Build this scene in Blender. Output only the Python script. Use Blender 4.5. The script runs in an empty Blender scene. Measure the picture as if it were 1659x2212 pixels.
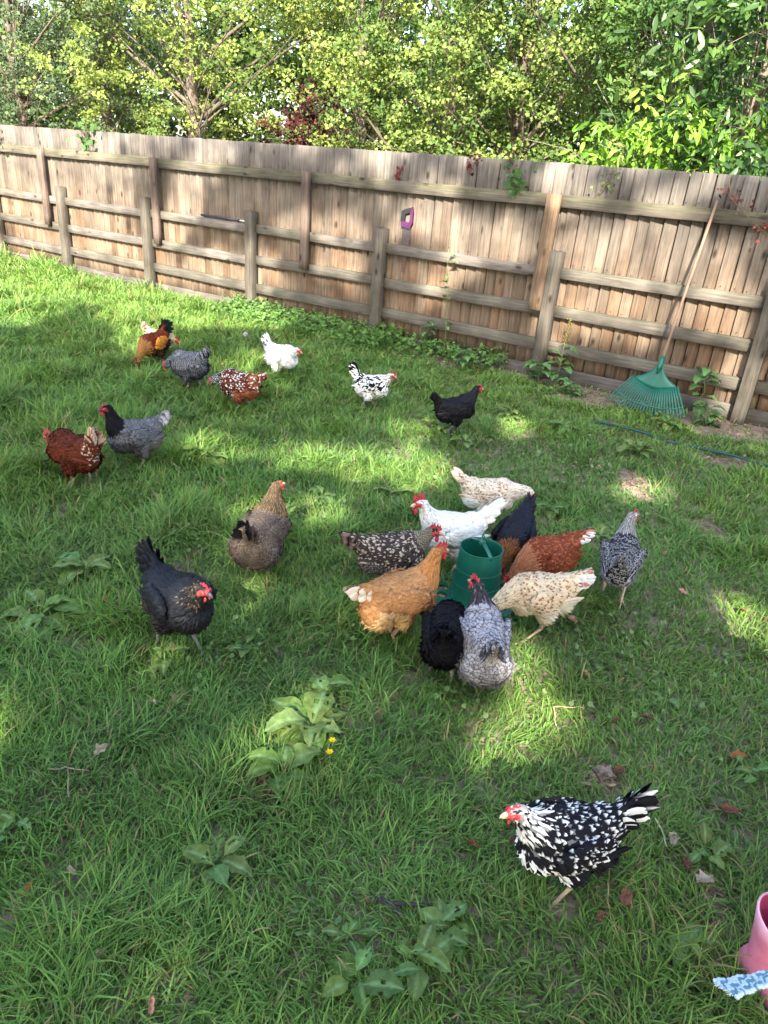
import bpy, math, random, os
import numpy as np
from mathutils import Vector, Matrix, Euler
from mathutils.bvhtree import BVHTree
SC = bpy.context.scene
COL = SC.collection
R_ = math.radians
rng = np.random.default_rng(7)

# ------------------------------------------------------------------ camera
CAM_H = 1.6
TH, RO = R_(25.7), R_(4.85)
F_PX = 705.0
D = np.array([0, math.cos(TH), -math.sin(TH)])
R0 = np.array([1., 0, 0]); U0 = np.cross(R0, D)
RV = math.cos(RO)*R0 + math.sin(RO)*U0
UV = -math.sin(RO)*R0 + math.cos(RO)*U0
CP = np.array([0, 0, CAM_H])
cam = bpy.data.cameras.new('camera'); co = bpy.data.objects.new('camera', cam); COL.objects.link(co)
co.matrix_world = Matrix(((RV[0], UV[0], -D[0], 0), (RV[1], UV[1], -D[1], 0), (RV[2], UV[2], -D[2], CAM_H), (0, 0, 0, 1)))
cam.sensor_fit = 'VERTICAL'; cam.sensor_height = 36; cam.lens = F_PX/1024*36
cam.clip_start = 0.05; cam.clip_end = 1500
SC.camera = co
SC.render.resolution_x = 768; SC.render.resolution_y = 1024

def proj(p):
    v = np.asarray(p, float) - CP
    z = v@D
    return 384+F_PX*(v@RV)/z, 512-F_PX*(v@UV)/z, z
Q = 768/1659.0
def at(X, Y, z=0.0):            # reading of the photo (1659 px wide) to a point on the ground
    d = D+RV*((X*Q-384)/F_PX)+UV*((512-Y*Q)/F_PX)
    return CP+d*((z-CP[2])/d[2])

# ------------------------------------------------------------------ light
SUN_EL, SUN_AZ = R_(34), math.atan2(-0.993, -0.111)
S = np.array([math.cos(SUN_EL)*math.cos(SUN_AZ), math.cos(SUN_EL)*math.sin(SUN_AZ), math.sin(SUN_EL)])
w = bpy.data.worlds.new('World'); SC.world = w; w.use_nodes = True
nt = w.node_tree; nt.nodes.clear()
sky = nt.nodes.new('ShaderNodeTexSky'); sky.sky_type = 'NISHITA'; sky.sun_disc = False
sky.sun_elevation = SUN_EL; sky.sun_rotation = math.pi/2-SUN_AZ; sky.air_density = 1.0; sky.dust_density = 2.5; sky.ozone_density = 1.0
bg = nt.nodes.new('ShaderNodeBackground'); bg.inputs[1].default_value = 0.15
ow = nt.nodes.new('ShaderNodeOutputWorld')
nt.links.new(sky.outputs[0], bg.inputs[0]); nt.links.new(bg.outputs[0], ow.inputs[0])
sun = bpy.data.lights.new('sun', 'SUN'); sun.energy = 4.3; sun.angle = R_(0.45); sun.color = (1, .93, .82)
so = bpy.data.objects.new('sun', sun); COL.objects.link(so)
so.rotation_euler = Vector(S).to_track_quat('Z', 'Y').to_euler()
so.location = (0, -5, 20)
SC.view_settings.view_transform = 'Standard'; SC.view_settings.look = 'None'; SC.view_settings.gamma = 1
SC.view_settings.exposure = 2.38
SC.render.engine = 'CYCLES'
cy = SC.cycles
cy.use_denoising = True; cy.max_bounces = 6; cy.diffuse_bounces = 3; cy.glossy_bounces = 2; cy.transmission_bounces = 4; cy.transparent_max_bounces = 4
cy.use_adaptive_sampling = True; cy.adaptive_threshold = 0.008; cy.denoising_prefilter = 'ACCURATE'
cy.sample_clamp_indirect = 6

# ------------------------------------------------------------------ materials
def mat(name, color=(.5, .5, .5), rough=.6, attr=False, noise=0, nscale=20, bump=0, bscale=80, trans=0, spec=.5, sheen=0, stretch=None, coat=0):
    m = bpy.data.materials.new(name); m.use_nodes = True
    t = m.node_tree; b = t.nodes['Principled BSDF']; L = t.links
    b.inputs['Roughness'].default_value = rough
    b.inputs['Specular IOR Level'].default_value = spec
    if sheen: b.inputs['Sheen Weight'].default_value = sheen
    if coat: b.inputs['Coat Weight'].default_value = coat
    src = None
    if attr:
        a = t.nodes.new('ShaderNodeAttribute'); a.attribute_name = 'Col'; src = a.outputs['Color']
    tc = t.nodes.new('ShaderNodeTexCoord')
    vec = tc.outputs['Object']
    if stretch:
        mp = t.nodes.new('ShaderNodeMapping'); mp.inputs['Scale'].default_value = stretch
        L.new(vec, mp.inputs[0]); vec = mp.outputs[0]
    if noise:
        n = t.nodes.new('ShaderNodeTexNoise'); n.inputs['Scale'].default_value = nscale; n.inputs['Detail'].default_value = 6
        L.new(vec, n.inputs['Vector'])
        mr = t.nodes.new('ShaderNodeMapRange'); mr.inputs['From Min'].default_value = .25; mr.inputs['From Max'].default_value = .75
        mr.inputs['To Min'].default_value = 1-noise; mr.inputs['To Max'].default_value = 1+noise
        L.new(n.outputs[0], mr.inputs[0])
        mx = t.nodes.new('ShaderNodeVectorMath'); mx.operation = 'SCALE'
        if src: L.new(src, mx.inputs[0])
        else: mx.inputs[0].default_value = color[:3]
        L.new(mr.outputs[0], mx.inputs['Scale']); src = mx.outputs[0]
    if src: L.new(src, b.inputs['Base Color'])
    else: b.inputs['Base Color'].default_value = (*color[:3], 1)
    if bump:
        n = t.nodes.new('ShaderNodeTexNoise'); n.inputs['Scale'].default_value = bscale; n.inputs['Detail'].default_value = 4
        L.new(vec, n.inputs['Vector'])
        bp = t.nodes.new('ShaderNodeBump'); bp.inputs['Strength'].default_value = bump; bp.inputs['Distance'].default_value = .004
        L.new(n.outputs[0], bp.inputs['Height']); L.new(bp.outputs[0], b.inputs['Normal'])
    if trans:
        tr = t.nodes.new('ShaderNodeBsdfTranslucent'); ms = t.nodes.new('ShaderNodeMixShader'); ms.inputs[0].default_value = trans
        hs = t.nodes.new('ShaderNodeHueSaturation'); hs.inputs['Value'].default_value = 1.3; hs.inputs['Saturation'].default_value = 1.15
        if src: L.new(src, hs.inputs['Color'])
        else: hs.inputs['Color'].default_value = (*color[:3], 1)
        L.new(hs.outputs[0], tr.inputs[0])
        L.new(b.outputs[0], ms.inputs[1]); L.new(tr.outputs[0], ms.inputs[2])
        L.new(ms.outputs[0], t.nodes['Material Output'].inputs[0])
    return m

def wood_mat(name):
    m = mat(name, attr=True, rough=.85, spec=.2)
    t = m.node_tree; L = t.links; b = t.nodes['Principled BSDF']
    at_ = [n for n in t.nodes if n.type == 'ATTRIBUTE'][0]; tc = [n for n in t.nodes if n.type == 'TEX_COORD'][0]
    gr = t.nodes.new('ShaderNodeAttribute'); gr.attribute_name = 'Grain'      # per-board coordinate: across, along, random
    n1 = t.nodes.new('ShaderNodeTexNoise'); n1.inputs['Scale'].default_value = 1; n1.inputs['Detail'].default_value = 7; n1.inputs['Roughness'].default_value = .65
    mp = t.nodes.new('ShaderNodeMapping'); mp.inputs['Scale'].default_value = (60, 3.0, 1)
    L.new(gr.outputs['Vector'], mp.inputs[0]); L.new(mp.outputs[0], n1.inputs['Vector'])
    # knots bend the grain and darken it
    vo = t.nodes.new('ShaderNodeTexVoronoi'); vo.inputs['Scale'].default_value = 1; vo.feature = 'F1'
    mp2 = t.nodes.new('ShaderNodeMapping'); mp2.inputs['Scale'].default_value = (7.5, 3.2, 1)
    L.new(gr.outputs['Vector'], mp2.inputs[0]); L.new(mp2.outputs[0], vo.inputs['Vector'])
    k = t.nodes.new('ShaderNodeMapRange'); k.inputs['From Min'].default_value = .05; k.inputs['From Max'].default_value = .16
    k.inputs['To Min'].default_value = .22; k.inputs['To Max'].default_value = 1
    L.new(vo.outputs['Distance'], k.inputs[0])
    r1 = t.nodes.new('ShaderNodeMapRange'); r1.inputs['From Min'].default_value = .3; r1.inputs['From Max'].default_value = .7
    r1.inputs['To Min'].default_value = .5; r1.inputs['To Max'].default_value = 1.3
    L.new(n1.outputs[0], r1.inputs[0])
    mm = t.nodes.new('ShaderNodeMath'); mm.operation = 'MULTIPLY'; L.new(r1.outputs[0], mm.inputs[0]); L.new(k.outputs[0], mm.inputs[1])
    n2 = t.nodes.new('ShaderNodeTexNoise'); n2.inputs['Scale'].default_value = 3.6; n2.inputs['Detail'].default_value = 5
    L.new(tc.outputs['Object'], n2.inputs['Vector'])
    r2 = t.nodes.new('ShaderNodeMapRange'); r2.inputs['From Min'].default_value = .3; r2.inputs['From Max'].default_value = .7
    r2.inputs['To Min'].default_value = .62; r2.inputs['To Max'].default_value = 1.25; L.new(n2.outputs[0], r2.inputs[0])
    m2 = t.nodes.new('ShaderNodeMath'); m2.operation = 'MULTIPLY'; L.new(mm.outputs[0], m2.inputs[0]); L.new(r2.outputs[0], m2.inputs[1])
    sc = t.nodes.new('ShaderNodeVectorMath'); sc.operation = 'SCALE'; L.new(at_.outputs['Color'], sc.inputs[0]); L.new(m2.outputs[0], sc.inputs['Scale'])
    L.new(sc.outputs[0], b.inputs['Base Color'])
    bp = t.nodes.new('ShaderNodeBump'); bp.inputs['Strength'].default_value = .5; bp.inputs['Distance'].default_value = .003
    L.new(mm.outputs[0], bp.inputs['Height']); L.new(bp.outputs[0], b.inputs['Normal'])
    return m

M = {}
M['wood'] = wood_mat('weathered_wood')
M['feather'] = mat('feather', attr=True, rough=.7, spec=.1)
M['dark_feather'] = mat('glossy_feather', attr=True, rough=.5, spec=.14)
M['skin'] = mat('comb_skin', (.35, .028, .038), .5, noise=.3, nscale=150, bump=.3, bscale=400)
M['shank'] = mat('shank', attr=True, rough=.55, noise=.25, nscale=300, bump=.5, bscale=500)
M['beak'] = mat('beak', attr=True, rough=.4)
M['eye'] = mat('eye', attr=True, rough=.08)
M['plastic'] = mat('green_plastic', (.006, .105, .068), .38, noise=.22, nscale=9, bump=.15, bscale=60)
M['feed'] = mat('feed', attr=True, rough=.9)
M['grass'] = mat('grass_blade', attr=True, rough=.55, spec=.16, trans=.26)
M['leaf'] = mat('leaf', attr=True, rough=.6, spec=.2, trans=.38)
M['glossleaf'] = mat('glossy_leaf', attr=True, rough=.38, spec=.3, trans=.25)
M['weed'] = mat('weed_leaf', attr=True, rough=.45, spec=.16, trans=.22, noise=.35, nscale=55, bump=.7, bscale=70)
M['dead'] = mat('dead_leaf', attr=True, rough=.8, spec=.2, noise=.35, nscale=60, bump=.4, bscale=200)
M['bark'] = mat('bark', attr=True, rough=.9, spec=.15, noise=.4, nscale=14, bump=.8, bscale=30, stretch=(3, 3, .6))
M['hose'] = mat('hose_plastic', (.004, .055, .05), .4, noise=.2, nscale=30)
M['handle'] = mat('ash_handle', (.20, .125, .08), .6, noise=.25, nscale=8, stretch=(20, 20, 1))
M['boot'] = mat('pink_boot', attr=True, rough=.7, noise=.2, nscale=25, bump=.12, bscale=500)
M['cloth'] = mat('cloth', attr=True, rough=.9, noise=.12, nscale=200, bump=.4, bscale=700)
M['human'] = mat('human_skin', (.52, .27, .18), .5, noise=.1, nscale=40)
M['hair'] = mat('hair', (.12, .06, .03), .5, noise=.4, nscale=60, stretch=(6, 6, 1))
M['steel'] = mat('rusty_blade', attr=True, rough=.5, noise=.35, nscale=40)
M['softplastic'] = mat('grip_plastic', attr=True, rough=.45)

# ------------------------------------------------------------------ mesh helpers
class MB:
    def __init__(s): s.v = []; s.f = []; s.c = []; s.g = []; s.n = 0
    def add(s, v, f, c=(.5, .5, .5), g=None):
        v = np.asarray(v, float).reshape(-1, 3)
        s.v.append(v); s.f += [tuple(int(i)+s.n for i in q) for q in f]; s.n += len(v)
        c = np.asarray(c, float)
        s.c.append(np.tile(c, (len(v), 1)) if c.ndim == 1 else c)
        s.g.append(np.zeros((len(v), 3)) if g is None else np.asarray(g, float))
    def box(s, lo, hi, c=(.5, .5, .5), M4=None, g=None):
        x0, y0, z0 = lo; x1, y1, z1 = hi
        v = np.array([(x0, y0, z0), (x1, y0, z0), (x1, y1, z0), (x0, y1, z0), (x0, y0, z1), (x1, y0, z1), (x1, y1, z1), (x0, y1, z1)])
        if M4 is not None: v = v@np.array(M4)[:3, :3].T+np.array(M4)[:3, 3]
        s.add(v, [(0, 3, 2, 1), (4, 5, 6, 7), (0, 1, 5, 4), (1, 2, 6, 5), (2, 3, 7, 6), (3, 0, 4, 7)], c, g)
    def tube(s, pts, rad, c=(.5, .5, .5), n=8, cap=True, flat=1.0, upv=(0, 0, 1)):
        pts = np.asarray(pts, float); k = len(pts); rad = np.broadcast_to(np.asarray(rad, float), (k,))
        T = np.gradient(pts, axis=0); T /= np.linalg.norm(T, axis=1)[:, None]+1e-9
        up = np.array(upv, float); V = []
        for i in range(k):
            a = np.cross(T[i], up)
            if np.linalg.norm(a) < 1e-3: a = np.cross(T[i], (1, 0, .01))
            a /= np.linalg.norm(a); b = np.cross(a, T[i]); up = b
            ang = np.arange(n)*2*math.pi/n
            V.append(pts[i]+rad[i]*(np.cos(ang)[:, None]*a+np.sin(ang)[:, None]*b*flat))
        V = np.concatenate(V)
        f = [(i*n+j, i*n+(j+1) % n, (i+1)*n+(j+1) % n, (i+1)*n+j) for i in range(k-1) for j in range(n)]
        if cap: f += [tuple(range(n))[::-1], tuple(range((k-1)*n, k*n))]
        if np.asarray(c).ndim == 2: c = np.repeat(np.asarray(c), n, axis=0)
        s.add(V, f, c)
    def ellipsoid(s, cen, r, c=(.5, .5, .5), rot=None, nu=14, nv=9):
        V = [(0, 0, -1)]
        for i in range(1, nv):
            p = -math.pi/2+math.pi*i/nv
            V += [(math.cos(p)*math.cos(2*math.pi*j/nu), math.cos(p)*math.sin(2*math.pi*j/nu), math.sin(p)) for j in range(nu)]
        V.append((0, 0, 1)); V = np.array(V)*np.array(r)
        if rot is not None: V = V@np.array(rot).T
        V = V+np.array(cen)
        f = [(0, 1+(j+1) % nu, 1+j) for j in range(nu)]
        for i in range(nv-2):
            f += [(1+i*nu+j, 1+i*nu+(j+1) % nu, 1+(i+1)*nu+(j+1) % nu, 1+(i+1)*nu+j) for j in range(nu)]
        L = len(V)-1; b = 1+(nv-2)*nu
        f += [(b+j, b+(j+1) % nu, L) for j in range(nu)]
        s.add(V, f, c)
    def lathe(s, prof, c=(.5, .5, .5), n=48, cen=(0, 0, 0)):
        V = []; ang = np.arange(n)*2*math.pi/n
        for r, z in prof: V.append(np.stack([r*np.cos(ang), r*np.sin(ang), np.full(n, z)], 1))
        k = len(prof)
        s.add(np.concatenate(V)+np.array(cen), [(i*n+j, i*n+(j+1) % n, (i+1)*n+(j+1) % n, (i+1)*n+j) for i in range(k-1) for j in range(n)], c)
    def build(s, name, m, parent=None, smooth=True, loc=None):
        V = np.concatenate(s.v) if s.v else np.zeros((0, 3)); C = np.concatenate(s.c); G = np.concatenate(s.g)
        me = bpy.data.meshes.new(name); me.from_pydata(V.tolist(), [], s.f); me.update()
        return finish(me, name, m, C, G, parent, smooth)

def finish(me, name, m, C=None, G=None, parent=None, smooth=True):
    if C is not None:
        a = me.color_attributes.new('Col', 'FLOAT_COLOR', 'POINT')
        a.data.foreach_set('color', np.concatenate([np.clip(C, 0, 1), np.ones((len(C), 1))], 1).astype(np.float32).ravel())
    if G is not None and np.any(G):
        a = me.attributes.new('Grain', 'FLOAT_VECTOR', 'POINT'); a.data.foreach_set('vector', G.astype(np.float32).ravel())
    if smooth: me.polygons.foreach_set('use_smooth', np.ones(len(me.polygons), bool))
    me.materials.append(m)
    o = bpy.data.objects.new(name, me); COL.objects.link(o)
    if parent: o.parent = parent
    return o

def grid_mesh(name, V, nu, nv, C, m, parent=None, smooth=True, extra=None):
    """V: (N, nu, nv, 3) strips -> one mesh; C same shape colours; extra: (verts, faces list, cols) put in front"""
    N = V.shape[0]
    base = (np.arange(N)*nu*nv)[:, None, None]
    i = np.arange(nu-1)[:, None]; j = np.arange(nv-1)[None, :]
    a = base+(i*nv+j)[None]
    q = np.stack([a, a+1, a+nv+1, a+nv], -1).reshape(-1, 4)
    verts = V.reshape(-1, 3); cols = C.reshape(-1, 3)
    loops = q.ravel(); tot = np.full(len(q), 4)
    if extra is not None:
        ev, ef, ec = extra
        verts = np.concatenate([ev, verts]); cols = np.concatenate([ec, cols])
        el = np.concatenate([np.array(f) for f in ef]); et = np.array([len(f) for f in ef])
        loops = np.concatenate([el, loops+len(ev)]); tot = np.concatenate([et, tot])
    me = raw_mesh(name, verts, loops, tot)
    return finish(me, name, m, cols, None, parent, smooth)

def raw_mesh(name, verts, loops, tot):
    me = bpy.data.meshes.new(name)
    me.vertices.add(len(verts)); me.vertices.foreach_set('co', verts.astype(np.float32).ravel())
    me.loops.add(len(loops)); me.loops.foreach_set('vertex_index', loops.astype(np.int32))
    me.polygons.add(len(tot)); st = np.concatenate([[0], np.cumsum(tot)[:-1]])
    me.polygons.foreach_set('loop_start', st.astype(np.int32))
    try: me.polygons.foreach_set('loop_total', tot.astype(np.int32))
    except Exception: pass
    me.update(calc_edges=True); me.validate()
    return me

def empty(name, loc=(0, 0, 0), rz=0, scale=1):
    o = bpy.data.objects.new(name, None); COL.objects.link(o)
    o.location = loc; o.rotation_euler = (0, 0, rz); o.scale = (scale,)*3; o.empty_display_size = .1
    return o
def tag(o, label=None, cat=None, group=None, kind=None):
    if label: o['label'] = label
    if cat: o['category'] = cat
    if group: o['group'] = group
    if kind: o['kind'] = kind
    return o

class Noise2:
    def __init__(s, seed, n=64): s.g = np.random.default_rng(seed).random((n, n)); s.n = n
    def __call__(s, x, y):
        xi = np.floor(x).astype(int); yi = np.floor(y).astype(int); fx = x-xi; fy = y-yi
        fx = fx*fx*(3-2*fx); fy = fy*fy*(3-2*fy); n = s.n; g = s.g
        a = g[xi % n, yi % n]; b = g[(xi+1) % n, yi % n]; c = g[xi % n, (yi+1) % n]; d = g[(xi+1) % n, (yi+1) % n]
        return (a*(1-fx)+b*fx)*(1-fy)+(c*(1-fx)+d*fx)*fy
nzA, nzB, nzC, nzD = Noise2(1), Noise2(2), Noise2(3), Noise2(4)

def bez(p0, p1, p2, p3, n):
    t = np.linspace(0, 1, n)[:, None]; p0, p1, p2, p3 = map(np.array, (p0, p1, p2, p3))
    return (1-t)**3*p0+3*(1-t)**2*t*p1+3*(1-t)*t*t*p2+t**3*p3

# ------------------------------------------------------------------ fence frame
FA = -0.54839464; FO = np.array([-6.099, 11.036, 0.0])
FX = np.array([math.cos(FA), math.sin(FA), 0]); FN = np.array([-math.sin(FA), math.cos(FA), 0])   # FN points away from the camera
def fpt(s, y, z): return FO+FX*s+FN*y+np.array([0, 0, z])

# ------------------------------------------------------------------ ground
def soil_mask(x, y):
    """1 where bare soil shows"""
    s = (x-FO[0])*FX[0]+(y-FO[1])*FX[1]; d = -((x-FO[0])*FN[0]+(y-FO[1])*FN[1])
    wob = nzA(x*2.3, y*2.3)
    m = ((d < np.where(s > 7.3, .17+.30*wob+.12*np.clip(s-9, 0, 2), .10+.12*wob))).astype(float)
    for X, Y, rx, ry in SOIL:
        c = at(X, Y); e = ((x-c[0])/rx)**2+((y-c[1])/ry)**2
        m = np.maximum(m, (e < .1+1.1*nzB(x*13, y*13)+.5*nzC(x*31,y*31)).astype(float))
    return m
SOIL = [(1372, 1050, .10, .24), (1600, 935, .45, .22), (1525, 1150, .12, .14), (1560, 1000, .2, .1), (1530, 1930, .04, .06), (1560, 2010, .04, .06), (1300, 1690, .06, .06), (560, 1705, .05, .05), (1300, 870, .6, .2)]

g = mat('soil', (.24, .18, .135), .95, noise=.45, nscale=16, bump=1.0, bscale=60, spec=.1)
mb = MB(); mb.add([(-400, -400, 0), (400, -400, 0), (400, 400, 0), (-400, 400, 0)], [(0, 1, 2, 3)])
gr = mb.build('ground', g, smooth=False); tag(gr, 'brown soil showing between the blades of the lawn', 'ground', kind='structure')

# ------------------------------------------------------------------ grass
def make_grass():
    rg = np.random.default_rng(11)
    P = []
    def fan(r0, r1, dens, a0, a1):
        A = .5*(r1*r1-r0*r0)*(a1-a0); n = int(A*dens)
        r = np.sqrt(rg.random(n)*(r1*r1-r0*r0)+r0*r0); a = a0+(a1-a0)*rg.random(n)
        return np.stack([r*np.sin(a), r*np.cos(a)], 1)
    bands = [(.45, 1.7, 17500), (1.7, 2.6, 14000), (2.6, 4.0, 9500), (4.0, 6.5, 5600), (6.5, 9.5, 3400), (9.5, 15, 1800)]
    for r0, r1, dn in bands:
        aw = 41 if r0 > 2.5 else (50 if r0 > 1.6 else 75)
        P.append(fan(r0, r1, dn, -R_(aw), R_(aw)))
        P.append(fan(r0, r1, dn*(.35 if r0 < 6 else .15), R_(aw), R_(88))); P.append(fan(r0, r1, dn*(.35 if r0 < 6 else .15), -R_(88), -R_(aw)))
    P = np.concatenate(P); x, y = P[:, 0], P[:, 1]
    d = -((x-FO[0])*FN[0]+(y-FO[1])*FN[1]); s = (x-FO[0])*FX[0]+(y-FO[1])*FX[1]
    k = (d > -.03)
    so_ = soil_mask(x, y); k &= (so_ < .5) | (rg.random(len(x)) < .2)
    # small thin spots
    thin = nzC(x*6+3, y*6)*.6+nzD(x*17, y*17)*.4
    k &= (thin < .74) | (rg.random(len(x)) < .35)
    P = P[k]; x, y = P[:, 0], P[:, 1]; d = d[k]; s = s[k]; n = len(x)
    dist = np.hypot(x, y)
    tuft = nzA(x*3.1+9, y*3.1)*.5+nzB(x*7, y*7)*.5            # 0..1
    leftness = np.clip((.6-x)/2.5, 0, 1)*np.clip(y/2.0, .35, 1)
    L = (.036+.032*rg.random(n)+.135*np.clip(tuft-.5, 0, 1)*2*(.55+leftness)+.055*leftness)*(.75+.5*rg.random(n))
    L *= np.where(d < .35, 1.35, 1)
    L *= np.where(soil_mask(x, y) > .5, .55, 1)
    ang = nzC(x*2.2, y*2.2)*9+nzD(x*8, y*8)*5+rg.normal(0, 1.5, n)
    lean = np.stack([np.cos(ang), np.sin(ang)], 1)
    th0 = rg.random(n)*.65; th1 = th0+.5+rg.random(n)*1.7
    W = (.0011+.0020*rg.random(n)**1.5)*(1+np.clip(dist-2.0, 0, 9)*.22)
    NU = 5
    t = np.linspace(0, 1, NU)
    th = th0[:, None]+(th1-th0)[:, None]*t[None]**1.2
    seg = L[:, None]/(NU-1)
    hx = np.concatenate([np.zeros((n, 1)), np.cumsum(np.sin((th[:, 1:]+th[:, :-1])/2)*seg, 1)], 1)
    hz = np.concatenate([np.zeros((n, 1)), np.cumsum(np.cos((th[:, 1:]+th[:, :-1])/2)*seg, 1)], 1)
    hz = np.maximum(hz, .003+t*.01)
    wv = np.array([.8, 1, .9, .6, .06])
    # width direction: perpendicular to lean with a twist
    tw = ang+math.pi/2+rg.normal(0, .5, n)
    wd = np.stack([np.cos(tw), np.sin(tw), rg.normal(0, .25, n)], 1)
    C3 = np.stack([x[:, None]+hx*lean[:, :1], y[:, None]+hx*lean[:, 1:], hz], -1)
    V = np.stack([C3-wd[:, None]*(W[:, None]*wv)[..., None], C3+wd[:, None]*(W[:, None]*wv)[..., None]], 2)
    # colour
    base = np.array([.108, .212, .040]); yel = np.array([.24, .295, .065]); blue = np.array([.095, .205, .078]); dark = np.array([.045, .108, .024]); straw = np.array([.34, .27, .13])
    u = nzB(x*1.1+4, y*1.1)[:, None]; v = nzD(x*2.7, y*2.7+5)[:, None]; r = rg.random((n, 1)); tc_ = np.clip((nzC(x*5+1, y*5+8)-.35)*2, 0, 1)[:, None]
    c = base*(1-.5*v)+blue*(.5*v); c = c*(1-.42*u*r)+yel*(.42*u*r); c = np.where(r < .12+.3*tc_, c*.45+dark*.55, c*(1+.18*(1-tc_)))
    dry = np.clip((x-.2)/1.6, 0, 1)*np.clip((3.2-y)/2, 0, 1)
    c = c*(1-.35*dry[:, None])+np.array([.14, .17, .05])*.35*dry[:, None]
    ps = .055+.10*dry+.25*(soil_mask(x, y) > .5)
    c = np.where(rg.random((n, 1)) < ps[:, None], straw*(.45+.6*rg.random((n, 1))), c)
    c = c*(.78+.44*rg.random((n, 1)))
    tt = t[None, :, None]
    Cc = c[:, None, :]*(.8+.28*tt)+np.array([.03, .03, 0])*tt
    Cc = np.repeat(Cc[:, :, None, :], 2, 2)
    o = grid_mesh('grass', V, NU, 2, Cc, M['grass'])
    tag(o, 'green lawn of long tangled grass blades with lighter and darker tufts', 'grass', kind='stuff')
    print('GRASS', n)
make_grass()

# ------------------------------------------------------------------ fence
def wood_box(mb, lo, hi, c, rs, along='z', taper=0):
    lo = np.array(lo, float); hi = np.array(hi, float)
    if along == 'z': n = 9
    else: n = 13
    ax = 2 if along == 'z' else 0
    o1 = [a for a in (0, 1, 2) if a != ax]
    V = []; G = []; Cc = []
    bv = .004
    prof = [(0, bv), (bv, 0), (1-bv, 0), (1, bv), (1, 1-bv), (1-bv, 1), (bv, 1), (0, 1-bv)]
    A, B = hi[o1[0]]-lo[o1[0]], hi[o1[1]]-lo[o1[1]]
    bvA, bvB = min(.004, A*.2), min(.004, B*.2)
    prof = [(0, bvB), (bvA, 0), (A-bvA, 0), (A, bvB), (A, B-bvB), (A-bvA, B), (bvA, B), (0, B-bvB)]
    wob = np.cumsum(np.array([rs.normal(0, .0012) for _ in range(n)]))
    for i in range(n):
        t = i/(n-1); zz = lo[ax]+(hi[ax]-lo[ax])*t
        for a, b in prof:
            p = np.zeros(3); p[ax] = zz; p[o1[0]] = lo[o1[0]]+a+(wob[i] if along == 'z' else 0); p[o1[1]] = lo[o1[1]]+b+(wob[i] if along != 'z' else 0)
            V.append(p)
            rr = rs.off
            G.append((a+b+rr, zz+rr*3.7, 0))
        cc = c(t) if callable(c) else c
        Cc += [cc]*8
    f = [(i*8+j, i*8+(j+1) % 8, (i+1)*8+(j+1) % 8, (i+1)*8+j) for i in range(n-1) for j in range(8)]
    f += [tuple(range(8))[::-1], tuple(range((n-1)*8, n*8))]
    mb.add(V, f, np.array(Cc), np.array(G))

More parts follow.
